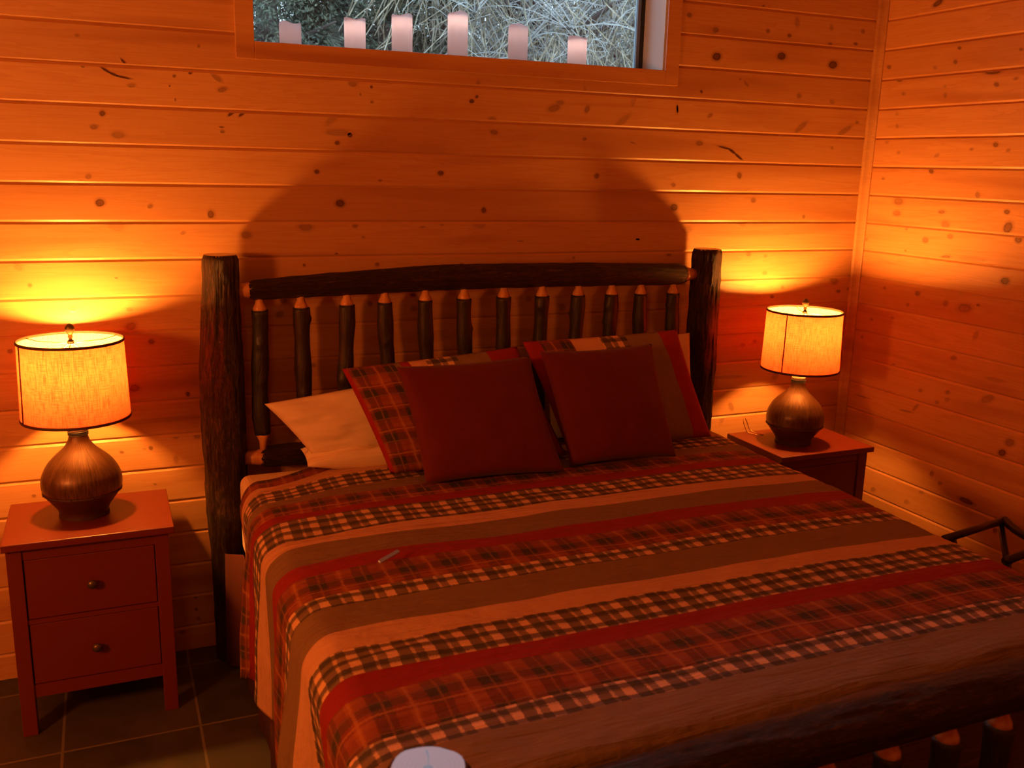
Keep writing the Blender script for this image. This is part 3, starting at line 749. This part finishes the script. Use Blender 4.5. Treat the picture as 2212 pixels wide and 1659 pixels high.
tag(sk, 'plain rust red bed skirt hanging below the quilt behind the left headboard post', 'bed skirt')
mb = MB(); box(mb, 1.425, 3.415, -2.25, -.235, .285, .478)
bpart(mb, 'box_spring', M['sheet'], bevel=.02)  # box spring block, unseen under the mattress
mt_ = MB(); box(mt_, 1.403, 3.437, -2.26, -.205, .480, .783)
mo_ = mt_.build('mattress', M['sheet'], bevel=.035); tag(mo_, 'mattress in a cream fitted sheet, its corner showing by the left post', 'mattress')
mo_.modifiers['bevel'].segments = 5
for p_ in mo_.data.polygons: p_.use_smooth = False

def smooth01(t): t = max(0., min(1., t)); return t*t*(3-2*t)
def arc(d, r):
    """walk distance d over an edge rounded with radius r: returns (out, down)"""
    if d <= 0: return d, 0.0
    q = r*math.pi/2
    if d < q: a = d/r; return r*math.sin(a), r*(1-math.cos(a))
    return r, r+(d-q)
def make_quilt():
    mb = MB(); xc = 2.42; half = .965; RR = .085
    side = .60; foot = .50
    nu, nv = 300, 230
    vs = []; uv = []; y_flat0, y_flat1 = -.245, -2.20
    for j in range(nv+1):
        v = .245 + (2.20-.245+foot)*j/nv
        for i in range(nu+1):
            u = -(half+side) + 2*(half+side)*i/nu
            du = abs(u)-half; sg = -1 if u < 0 else 1
            ox, dx = arc(du, RR)
            # head hem slants back where it hangs
            vv = v
            headpull = 0.0
            if du > 0: headpull = .17*smooth01(du/.22)*max(0, 1-(v-.245)/.55)
            dv = vv-2.20
            oy, dy = arc(dv, .07)
            yy = -(2.20+oy) if dv > 0 else -vv
            yy -= headpull+.125*smooth01((-.66-u)/.30)*max(0, 1-(v-.245)/.5)
            down = dx
            hang = smooth01((dx-RR*.6)/.35)
            # folds in the hanging side
            w_ = .030*math.sin(vv*9.3+1.2+.8*math.sin(vv*3.1))+.016*math.sin(vv*21+.7)+.03*noise.noise(Vector((vv*3.1, 7.7, sg)))
            xx = xc+sg*(half+ox)
            xx += sg*hang*(w_+.012)
            if sg < 0: yy += hang*(.075*math.sin(down*10-1.2+vv*3)+.02*math.sin(down*23+vv*7))*smooth01((1.15-vv)/.5)
            z = .802-down-dy
            flat = (1-smooth01(dx/.05))*(1-smooth01(dy/.05))
            z += flat*(.010*noise.noise(Vector((u*2.1, vv*2.6, .3)))+.0045*noise.noise(Vector((u*4, vv*15, 2)))+.0024*noise.noise(Vector((u*7, vv*40, 5)))+.004*noise.noise(Vector((u*1.3+vv*5, vv*9, 8)))
                       +.012*math.exp(-((u+.45)/.35)**2-((vv-.30)/.07)**2))
            z += flat*.014*(1-(u/half)**4)*smooth01((vv-.2)/.4)
            # long soft folds near the left shoulder
            z += .006*math.sin(vv*34+u*2.0)*math.exp(-((u+half-.10)/.16)**2)*(1 if vv > .5 else .3)
            bottom = .175+.035*math.sin(vv*5+1)+.02*noise.noise(Vector((vv*4, 1, sg)))
            if z < bottom: z = bottom+.02*(z-bottom)
            vs.append((xx, yy, z)); uv.append((u+2, v))
    fs = []
    for j in range(nv):
        for i in range(nu):
            a = j*(nu+1)+i; fs.append((a, a+nu+1, a+nu+2, a+1))
    mb.add(vs, fs, uv)
    o = mb.build('quilt', M['quilt'], smooth=True)
    mo = o.modifiers.new('thick', 'SOLIDIFY'); mo.thickness = .010; mo.offset = -1
    return o
quilt = make_quilt()
tag(quilt, 'patchwork quilt of red, khaki, cream and plaid stripes spread over the bed', 'quilt')

# ------------------------------------------------------------------ pillows
def pillow(name, TL, TR, BR, BL, thick, mat, seed, dent=.0, pinch=.05, wr=.006, n=44, flip=1):
    TL, TR, BR, BL = map(Vector, (TL, TR, BR, BL))
    nrm = ((TR-TL).cross(TL-BL)).normalized()          # towards the viewer side
    nrm = nrm*(1 if nrm.y < 0 or (abs(nrm.y) < .3 and nrm.z > 0) else -1)
    mb = MB(); vs = []; uv = []; fs = []
    base = (TL+TR+BR+BL)/4
    for s_ in (1, -1):
        o = len(vs)
        for j in range(n+1):
            b = j/n
            for i in range(n+1):
                a = i/n
                A, B = 2*a-1, 2*b-1
                # concave sides between the corners
                pa = A*(1-pinch*(1-B*B)); pb = B*(1-pinch*(1-A*A))
                ca, cb = (pa+1)/2, (pb+1)/2
                p = TL*(1-ca)*(1-cb)+TR*ca*(1-cb)+BR*ca*cb+BL*(1-ca)*cb
                e = max(0, (1-A*A))*max(0, (1-B*B))
                h = thick*.5*(e**.42)
                sag = .10*thick*B*(1-A*A)
                q = Vector((a*3+seed, b*3, s_*2))
                wrk = wr*(noise.noise(q*1.6)+.5*noise.noise(q*4))*min(1, e*6)
                fold = wr*.9*math.sin(7*math.atan2(B, A)+seed)*min(1, e*3)*(1-min(1, e*1.2))
                vs.append(p+nrm*s_*(h+sag*(1 if h > 0 else 0)*.5+wrk+fold) if 0 < i < n and 0 < j < n else p)
                uv.append((a, 1-b))
        for j in range(n):
            for i in range(n):
                a_ = o+j*(n+1)+i
                f = (a_, a_+n+1, a_+n+2, a_+1)
                fs.append(f if s_ > 0 else tuple(reversed(f)))
    # weld the two seams
    m2 = (n+1)*(n+1); remap = list(range(2*m2))
    for j in range(n+1):
        for i in range(n+1):
            if i in (0, n) or j in (0, n): remap[m2+j*(n+1)+i] = j*(n+1)+i
    keep = sorted(set(remap)); idx = {k_: i_ for i_, k_ in enumerate(keep)}
    fs = [tuple(idx[remap[v_]] for v_ in f) for f in fs]
    mb.add([vs[k_]-base for k_ in keep], fs, [uv[k_] for k_ in keep])
    ob = mb.build(name, mat, smooth=True)
    ob.location = base
    return ob

p = pillow('bed_pillow', (1.500, -.240, 1.052), (2.22, -.245, 1.14), (2.26, -.335, .84), (1.655, -.315, .868), .115, M['sheet'], 1.1, pinch=.02, wr=.011)
tag(p, 'white bed pillow leaning on the spindles with its pointed corner sticking out left', 'pillow')
p = pillow('bed_pillow', (1.625, -.245, .872), (2.30, -.245, .870), (2.30, -.42, .842), (1.63, -.36, .835), .085, M['sheet'], 4.1, pinch=.02, wr=.012)
tag(p, 'white bed pillow lying flat beneath the leaning pillow at the left', 'pillow')
p = pillow('bed_pillow', (2.62, -.245, 1.19), (3.325, -.235, 1.232), (3.345, -.29, .83), (2.64, -.30, .83), .075, M['sheet'], 7.3, pinch=.02)
tag(p, 'white bed pillow showing only as a sliver beside the right headboard post', 'pillow')
p = pillow('pillow_sham', (1.770, -.325, 1.185), (2.470, -.315, 1.230), (2.60, -.525, .832), (1.890, -.545, .838), .105, M['sham_a'], 2.2, pinch=.02)
tag(p, 'patchwork sham with a rust plaid end leaning behind the left red cushion', 'pillow')
p = pillow('pillow_sham', (2.485, -.335, 1.252), (3.195, -.330, 1.268), (3.310, -.470, .828), (2.62, -.510, .828), .105, M['sham_b'], 5.5, pinch=.02)
tag(p, 'patchwork sham leaning behind the right red cushion beside the right headboard post', 'pillow')
p = pillow('throw_cushion', (1.945, -.435, 1.205), (2.468, -.440, 1.216), (2.512, -.690, .826), (1.985, -.660, .826), .135, M['cush'], 3.3, pinch=.045, wr=.004)
tag(p, 'square dark red cushion on the left, in front of the plaid sham', 'cushion', 'dark red throw cushions')
p = pillow('throw_cushion', (2.505, -.455, 1.235), (3.000, -.455, 1.240), (3.015, -.660, .826), (2.560, -.640, .826), .135, M['cush'], 6.3, pinch=.045, wr=.004)
tag(p, 'square dark red cushion on the right, nearer the right lamp', 'cushion', 'dark red throw cushions')

# pen lying on the quilt
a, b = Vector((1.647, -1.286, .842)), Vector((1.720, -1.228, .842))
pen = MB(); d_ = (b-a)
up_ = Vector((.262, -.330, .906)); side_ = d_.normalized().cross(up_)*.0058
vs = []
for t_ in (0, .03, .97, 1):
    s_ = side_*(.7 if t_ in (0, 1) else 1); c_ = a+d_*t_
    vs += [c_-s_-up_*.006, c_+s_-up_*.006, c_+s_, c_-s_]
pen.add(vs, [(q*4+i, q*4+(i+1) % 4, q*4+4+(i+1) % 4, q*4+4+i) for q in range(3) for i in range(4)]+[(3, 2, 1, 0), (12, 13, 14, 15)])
po = pen.build('pen', M['pen'], bevel=.0015); tag(po, 'short white plastic pen, bluish reflection painted in, lying on the red and plaid stripes of the quilt', 'pen')

# ------------------------------------------------------------------ nightstands
def nightstand(x0, x1, yf, yb, label):
    o = empty('nightstand', ((x0+x1)/2, (yf+yb)/2, 0)); off = Vector(o.location)
    tag(o, label, 'nightstand')
    def P(mb, name, mat, parent=o, **kw):
        mb.v = [(a-off.x, b-off.y, c-off.z) for a, b, c in mb.v]; return mb.build(name, mat, parent, **kw)
    mb = MB(); box(mb, x0, x1, yf, yb, .675, .700); P(mb, 'top', M['red'], bevel=.003)
    a0, a1 = x0+.010, x1-.018; f, bk = yf+.022, yb-.01; lw = .046
    for lx in (a0, a1-lw):
        for ly in (f, bk-lw):
            mb = MB(); box(mb, lx, lx+lw, ly, ly+lw, 0, .6745); P(mb, 'leg', M['red'], bevel=.002)
    for (ra, rb_) in ((.137, .183), (.403, .419), (.632, .6745)):
        mb = MB(); box(mb, a0+lw, a1-lw, f+.006, f+.022, ra, rb_); P(mb, 'front_rail', M['red'])
    for sx in (a0+.008, a1-.022):
        mb = MB(); box(mb, sx, sx+.014, f+lw, bk-lw, .137, .6745); P(mb, 'side_panel', M['red'])
    mb = MB(); box(mb, a0+lw, a1-lw, bk-.014, bk-.004, .137, .6745); P(mb, 'back_panel', M['red'])
    mb = MB(); box(mb, a0+lw, a1-lw, f+.024, bk-.016, .137, .150); P(mb, 'bottom_panel', M['red'])
    for (z0_, z1_) in ((.419, .632), (.183, .403)):
        mb = MB(); g = .0028
        box(mb, a0+lw+g, a1-lw-g, f+.007, f+.026, z0_+g, z1_-g)
        box(mb, a0+lw+.02, a1-lw-.02, f+.0262, bk-.03, z0_+.02, z1_-.04)
        dr = P(mb, 'drawer', M['red'], bevel=.0015)
        cx, cz = (a0+a1)/2, (z0_+z1_)/2
        mb = MB(); prof = [(.004, 0), (.006, .006), (.0075, .012), (.0155, .017), (.0165, .022), (.012, .028), (.004, .0305), (.0005, .031)]
        lathe(mb, prof, 20)
        mb.v = [(cx+a, f+.007-c, cz+b) for a, b, c in mb.v]
        P(mb, 'knob', M['knob'], dr, smooth=True)
    return o
nightstand(.629, 1.155, -.452, -.042, 'red stained two-drawer nightstand at the left of the bed, fully in view')
nightstand(3.685, 4.211, -.482, -.072, 'red stained nightstand in the right corner, half hidden by the bed')

# ------------------------------------------------------------------ table lamps
def table_lamp(cx, cy, rot, label, seed):
    o = empty('table_lamp', (cx, cy, .7005)); o.rotation_euler = (0, 0, rot); tag(o, label, 'lamp', 'lit bedside lamps')
    def wob(a, z): return .010*math.sin(2*a+z*9+seed)+.006*noise.noise(Vector((math.cos(a)*2, math.sin(a)*2, z*12+seed)))
    mb = MB()
    prof = [(.072, .0), (.078, .004), (.080, .018), (.086, .032), (.102, .055), (.118, .077), (.1225, .084), (.1215, .089), (.1255, .094), (.1285, .104),
            (.1292, .118), (.1285, .134), (.124, .152), (.115, .172), (.104, .190), (.088, .208), (.069, .226), (.051, .243), (.039, .260), (.033, .275), (.030, .288)]
    P = interp([(r_, 0, z_) for r_, z_ in prof], 90)
    lathe(mb, [(v_.x, v_.z) for v_ in P], 72, wob=wob)
    body = mb.build('gourd_body', M['gourd'], o, smooth=True)
    mb = MB(); lathe(mb, [(.121, .0845), (.1275, .0865), (.1275, .0915), (.121, .0935)], 64, wob=wob, capb=False, capt=False)
    for k_ in range(34):
        a = 2*math.pi*k_/34
        c = Vector((.1275*math.cos(a), .1275*math.sin(a), .089+.0025*math.sin(k_*2.4)))
        tube(mb, [c+Vector((-.005*math.sin(a), .005*math.cos(a), -.004)), c+Vector((.005*math.sin(a), -.005*math.cos(a), .004))], .0012, 5)
    mb.build('stitched_seam', M['dark'], body, smooth=True)
    mb = MB(); lathe(mb, [(.070, 0), (.0815, 0.0), (.0815, .012), (.070, .012)], 48); mb.build('foot_ring', M['dark'], body, smooth=False)
    mb = MB()
    for zz in (.286, .2915, .297): 
        lathe(mb, [(.026, zz), (.0325, zz+.001), (.0335, zz+.0026), (.0325, zz+.0042), (.026, zz+.0052)], 40)
    mb.build('neck_ring', M['blackring'], o, smooth=True)
    mb = MB(); lathe(mb, [(.027, .302), (.031, .304), (.030, .312), (.024, .320), (.022, .332), (.012, .335)], 36); mb.build('neck_cap', M['sheet'], o, smooth=True)
    mb = MB(); lathe(mb, [(.008, .333), (.008, .345), (.011, .352), (.011, .457), (.019, .462), (.020, .502), (.016, .506)], 24); mb.build('socket', M['brass'], o, smooth=True)
    mb = MB(); lathe(mb, [(.014, .504), (.020, .514), (.029, .531), (.032, .548), (.029, .564), (.020, .576), (.008, .582)], 24)
    mb.build('light_bulb', M['bulb'], o, smooth=True)
    mb = MB()
    for s_ in (1, -1):
        tube(mb, interp([(s_*.022, 0, .350), (s_*.050, 0, .40), (s_*.058, 0, .48), (s_*.045, 0, .56), (s_*.012, 0, .602), (0, 0, .605)], 24), .0018, 6)
    mb.build('harp', M['brass'], o, smooth=True)
    # shade with trims, seam tape and the wire spider
    zt, zb, rt, rb = .616, .352, .166, .173
    mb = MB(); n = 96; vs = []; uv = []
    nz = 12
    for j in range(nz+1):
        t = j/nz
        for i in range(n+1):
            a = 2*math.pi*i/n
            vs.append(((rb+(rt-rb)*t)*math.cos(a), (rb+(rt-rb)*t)*math.sin(a), zb+(zt-zb)*t)); uv.append((i/n*1.07, t*.26))
    fs = [(j*(n+1)+i, j*(n+1)+i+1, (j+1)*(n+1)+i+1, (j+1)*(n+1)+i) for j in range(nz) for i in range(n)]
    mb.add(vs, fs, uv); sh = mb.build('lamp_shade', M['linen'], o, smooth=True)
    for (zz, r_, hh) in ((zt, rt, .0095), (zb, rb, .0095)):
        mb = MB(); lathe(mb, [(r_+.0022, zz-hh*.5), (r_+.0030, zz-hh*.25), (r_+.0030, zz+hh*.25), (r_+.001, zz+hh*.5), (r_-.0015, zz+hh*.5), (r_-.0022, zz), (r_-.0015, zz-hh*.5)], 96, capb=False, capt=False)
        n_ = 96; mb.f += [(6*n_+i, i, (i+1) % n_, 6*n_+(i+1) % n_) for i in range(n_)]; mb.mi += [0]*n_
        mb.build('shade_trim', M['dark'], sh, smooth=True)
    sa = -2.72 - rot
    mb = MB()
    tube(mb, [((rb+.001)*math.cos(sa), (rb+.001)*math.sin(sa), zb), ((rt+.001)*math.cos(sa), (rt+.001)*math.sin(sa), zt)], .0028, 8)
    mb.build('shade_seam', M['dark'], sh, smooth=True)
    mb = MB()
    for k_ in range(3):
        a = 2*math.pi*k_/3+.5
        tube(mb, [(.008*math.cos(a), .008*math.sin(a), .606), (rt*.72*math.cos(a), rt*.72*math.sin(a), .606), ((rt-.003)*math.cos(a), (rt-.003)*math.sin(a), zt-.002)], .0014, 6)
    lathe(mb, [(.011, .604), (.011, .608)], 16)
    mb.build('shade_spider', M['brass'], sh, smooth=True)
    mb = MB(); lathe(mb, [(.010, .608), (.011, .614), (.006, .618), (.0055, .624), (.009, .628), (.0065, .633), (.010, .639), (.0145, .648), (.0155, .657), (.013, .666), (.006, .672), (.001, .673)], 28)
    mb.build('finial', M['brass'] if False else M['knob'], o, smooth=True)
    return o
table_lamp(.874, -.222, 0.0, 'lit gourd lamp with linen drum shade on the left nightstand', 1.0)
table_lamp(3.892, -.296, .62, 'lit gourd lamp with linen drum shade on the right nightstand, in the corner', 4.0)
# cord of the right lamp looping up behind it
mb = MB(); tube(mb, interp([(3.800, -.150, .7035), (3.768, -.118, .712), (3.756, -.098, .755), (3.768, -.088, .772), (3.782, -.090, .752), (3.795, -.110, .712), (3.83, -.16, .7035)], 40), .0024, 8)
co = mb.build('lamp_cord', M['brass'], smooth=True); tag(co, 'thin shiny lamp cord looping up behind the right lamp', 'cord')

# ------------------------------------------------------------------ flameless candles on the sill
cands = [(1.690, 2.422, .6, 'shortest ivory pillar candle, leftmost on the window sill'), (1.935, 2.456, 3.5, 'ivory pillar candle on the sill, second from the left'),
         (2.122, 2.484, 3.5, 'ivory pillar candle on the sill, third from the left'), (2.352, 2.510, 4.2, 'tallest ivory pillar candle, in the middle of the sill'),
         (2.614, 2.482, 1.6, 'ivory pillar candle on the sill, second from the right'), (2.886, 2.456, 3.8, 'short ivory pillar candle, rightmost on the window sill')]
for ci, (cx, ct, glow, lab) in enumerate(cands):
    o = empty('pillar_candle', (cx, .085, WZ0+.0005)); tag(o, lab, 'candle', 'pillar candles on the window sill')
    h = ct-.002-WZ0; n = 48; r_ = .0405; mb = MB(); vs = []; fs = []
    def rim(a): return .0045*math.sin(2*a+ci*1.3+.6)+.0015*math.sin(5*a+ci)
    rings = [(r_, lambda a: 0.0), (r_, lambda a: h*.5), (r_*1.0, lambda a: h-.004+rim(a)), (r_*.95, lambda a: h+rim(a)), (r_*.86, lambda a: h-.004+rim(a)), (r_*.8, lambda a: h-.016), (.004, lambda a: h-.019)]
    for (q, zf) in rings:
        for i in range(n):
            a = 2*math.pi*i/n; vs.append((q*math.cos(a), q*math.sin(a), zf(a)))
    for j in range(len(rings)-1):
        for i in range(n): fs.append((j*n+i, j*n+(i+1) % n, (j+1)*n+(i+1) % n, (j+1)*n+i))
    fs.append(tuple(reversed(range(n)))); fs.append(tuple(range((len(rings)-1)*n, len(rings)*n)))
    mb.add(vs, fs); mb.build('wax_body', M['wax'], o, smooth=True)
    mb = MB(); lathe(mb, [(.001, h-.046), (.006, h-.042), (.007, h-.036), (.003, h-.028), (.0005, h-.025)], 12)
    mb.build('led_light', mk_led(glow*6.0), o, smooth=True)

# ------------------------------------------------------------------ dark luggage rack right of the bed
lr = empty('luggage_rack', (3.95, -1.38, 0)); tag(lr, 'dark wooden luggage rack standing between the quilt and the right wall', 'luggage rack')
off = Vector(lr.location)
def lpart(mb, name, mat, parent=lr, **kw):
    mb.v = [(a-off.x, b-off.y, c-off.z) for a, b, c in mb.v]; return mb.build(name, mat, parent, **kw)
for (ya, yb_, xa, xb) in ((-1.335, -1.268, 3.74, 4.125), (-1.56, -1.485, 3.78, 4.16)):
    mb = MB(); tube(mb, [(xa, ya, .640), (xb, yb_, .640)], .0145, 14); lpart(mb, 'top_rail', M['darkwood'], smooth=True)
for (xx, dy, sx) in ((3.79, 0, 1), (4.10, .058, 1)):
    mb = MB(); tube(mb, [(xx, -1.325+dy, .640), (xx, -1.56+dy, .012)], .0125, 12); lpart(mb, 'leg', M['darkwood'], smooth=True)
    mb = MB(); tube(mb, [(xx+.028*sx, -1.550+dy, .640), (xx+.028*sx, -1.30+dy, .012)], .0125, 12); lpart(mb, 'leg', M['darkwood'], smooth=True)
mb = MB(); tube(mb, interp([(4.115, -1.270, .644), (4.10, -1.34, .628), (4.10, -1.42, .622), (4.13, -1.49, .640)], 20), .016, 12); lpart(mb, 'end_bar', M['darkwood'], smooth=True)
mb = MB(); tube(mb, [(3.79, -1.50, .17), (4.10, -1.44, .17)], .009, 10); lpart(mb, 'stretcher', M['darkwood'], smooth=True)

# ------------------------------------------------------------------ outside the window
mb = MB(); nx, ny = 80, 60; vs = []
for j in range(ny+1):
    y = .35+ (j/ny)**1.6*60
    for i in range(nx+1):
        x = -28+62*i/nx
        z = -.25+2.0*smooth01((y-2)/9)+.15*max(0, y-7)+.35*noise.noise(Vector((x*.25, y*.25, 0)))*smooth01((y-1)/5)+.12*noise.noise(Vector((x*1.3, y*1.3, 4)))
        vs.append((x, y, z))
mb.add(vs, [(j*(nx+1)+i, j*(nx+1)+i+1, (j+1)*(nx+1)+i+1, (j+1)*(nx+1)+i) for j in range(ny) for i in range(nx)])
g = mb.build('ground', M['hill'], smooth=True); tag(g, kind='structure')

def crown(rs, centre, rad, n_cl, n_leaf, size, inner=.35):
    mb = MB(); vs = []; fs = []
    C = Vector(centre)
    for _ in range(n_cl):
        d = Vector((rs.gauss(0, 1), rs.gauss(0, 1), rs.gauss(0, 1))).normalized()
        q = rs.uniform(inner, 1)**.5
        c = C+Vector((d.x*rad[0]*q, d.y*rad[1]*q, d.z*rad[2]*q))
        axis = (d*.8+Vector((rs.uniform(-.5, .5), rs.uniform(-.5, .5), rs.uniform(-.5, .2)))).normalized()
        for _ in range(n_leaf):
            a = (axis+Vector((rs.gauss(0, .5), rs.gauss(0, .5), rs.gauss(0, .5)))).normalized()
            s_ = a.cross(Vector((rs.gauss(0, 1), rs.gauss(0, 1), rs.gauss(0, 1)))).normalized()
            p0 = c+Vector((rs.gauss(0, 1), rs.gauss(0, 1), rs.gauss(0, 1)))*size*.6; L = size*rs.uniform(.6, 1.3); w_ = size*rs.uniform(.10, .2)
            o = len(vs); vs += [p0, p0+a*L*.5+s_*w_, p0+a*L, p0+a*L*.5-s_*w_]; fs.append((o, o+1, o+2, o+3))
    mb.add(vs, fs); return mb

def juniper(x, y, z, h, rad, seed, label, n_cl=1500):
    rs = random.Random(seed); o = empty('juniper_tree', (x, y, z)); tag(o, label, 'tree', 'evergreens outside the window')
    mb = MB(); tube(mb, interp([(0, 0, -.3), (.08, .05, h*.35), (-.06, 0, h*.7), (0, 0, h)], 16), [.16-.0085*i for i in range(17)], 10)
    for _ in range(16):
        a = rs.uniform(0, 6.28); z0_ = rs.uniform(.1, .85)*h; L = rad*rs.uniform(.6, 1.0)
        tube(mb, interp([(0, 0, z0_), (math.cos(a)*L*.5, math.sin(a)*L*.5, z0_+rs.uniform(-.1, .25)), (math.cos(a)*L, math.sin(a)*L, z0_+rs.uniform(-.25, .3))], 8), [.045-.0045*i for i in range(9)], 6)
    mb.build('trunk', M['trunk'], o, smooth=True)
    crown(rs, (0, 0, h*.52), (rad, rad*.8, h*.52), n_cl, 20, .055).build('foliage', M['leaf'], o)
    return o
def willow(x, y, z, h, rad, seed, label, n_h=900, dark=False):
    rs = random.Random(seed); o = empty('bare_tree', (x, y, z)); tag(o, label, 'tree', 'bare trees outside the window')
    mb = MB(); tr_ = interp([(0, 0, -.3), (.15, 0, h*.25), (.05, .1, h*.5), (.25, .05, h)], 14); tube(mb, tr_, [.15-.009*i for i in range(15)], 10)
    tips = []
    for _ in range(22):
        a = rs.uniform(0, 6.28); z0_ = rs.uniform(.2, .8)*h; L = rad*rs.uniform(.6, 1.1)
        q = interp([(.1, 0, z0_), (math.cos(a)*L*.4, math.sin(a)*L*.4, z0_+rs.uniform(.2, .6)), (math.cos(a)*L*.8, math.sin(a)*L*.8, z0_+rs.uniform(.2, .7)), (math.cos(a)*L, math.sin(a)*L, z0_+rs.uniform(-.2, .4))], 12)
        tube(mb, q, [.042-.003*i for i in range(13)], 6); tips += q[3:]
    mb.build('trunk', M['trunk'], o, smooth=True)
    mb = MB()
    for _ in range(n_h):                      # hanging catkin twigs
        p0 = rs.choice(tips)+Vector((rs.gauss(0, .16), rs.gauss(0, .16), rs.uniform(-.2, .25)))
        L = rs.uniform(.25, 1.1); q = [p0]; dx, dy = rs.gauss(0, .06), rs.gauss(0, .06)
        for k_ in range(5):
            q.append(q[-1]+Vector((dx+rs.gauss(0, .02), dy+rs.gauss(0, .02), -L/5)))
        tube(mb, q, rs.uniform(.0022, .0065), 3, cap=False)
    mb.build('hanging_twigs', M['twig'], o)
    mb = MB()
    for _ in range(int(n_h*.45)):             # pale arching twigs
        p0 = rs.choice(tips); a = rs.uniform(0, 6.28); L = rs.uniform(.3, 1.0); up = rs.uniform(-.5, .9)
        d = Vector((math.cos(a), math.sin(a), up))*L
        q = interp([p0, p0+d*.4+Vector((0, 0, .06)), p0+d*.8+Vector((rs.gauss(0, .05), 0, 0)), p0+d+Vector((0, 0, -.12))], 7)
        tube(mb, q, [.006-.0006*i for i in range(8)], 3, cap=False)
        for _k in range(2):
            s0 = q[rs.randint(2, 6)]; a2 = rs.uniform(0, 6.28)
            tube(mb, [s0, s0+Vector((math.cos(a2)*.1, math.sin(a2)*.1, rs.uniform(-.06, .12))), s0+Vector((math.cos(a2)*.22, math.sin(a2)*.22, rs.uniform(-.16, .2)))], .0022, 3, cap=False)
    mb.build('pale_twigs', M['palebranch'], o)
    return o
juniper(2.45, 5.6, 1.3, 4.2, 1.05, 1, 'grey-green evergreen tree outside at the left end of the window', 4200)
juniper(3.75, 6.3, 1.4, 4.6, .95, 2, 'dark evergreen tree outside behind the second and third candles', 4200)
juniper(2.5, 8.4, 1.9, 5.0, 1.6, 9, 'broad evergreen tree farther off outside the left end of the window', 4200)
willow(5.0, 5.3, 1.2, 3.6, 1.5, 3, 'bare pale-twigged tree outside behind the tallest candle', 1500)
willow(6.1, 6.4, 1.4, 4.0, 1.7, 4, 'tangled bare tree with hanging twigs outside at the right end of the window', 1900)
willow(7.6, 8.6, 1.9, 4.2, 2.0, 5, 'farther grey bare tree outside beyond the right end of the window', 1500)
willow(5.2, 9.0, 2.0, 4.0, 2.0, 6, 'farther grey bare tree outside beyond the middle of the window', 1500)
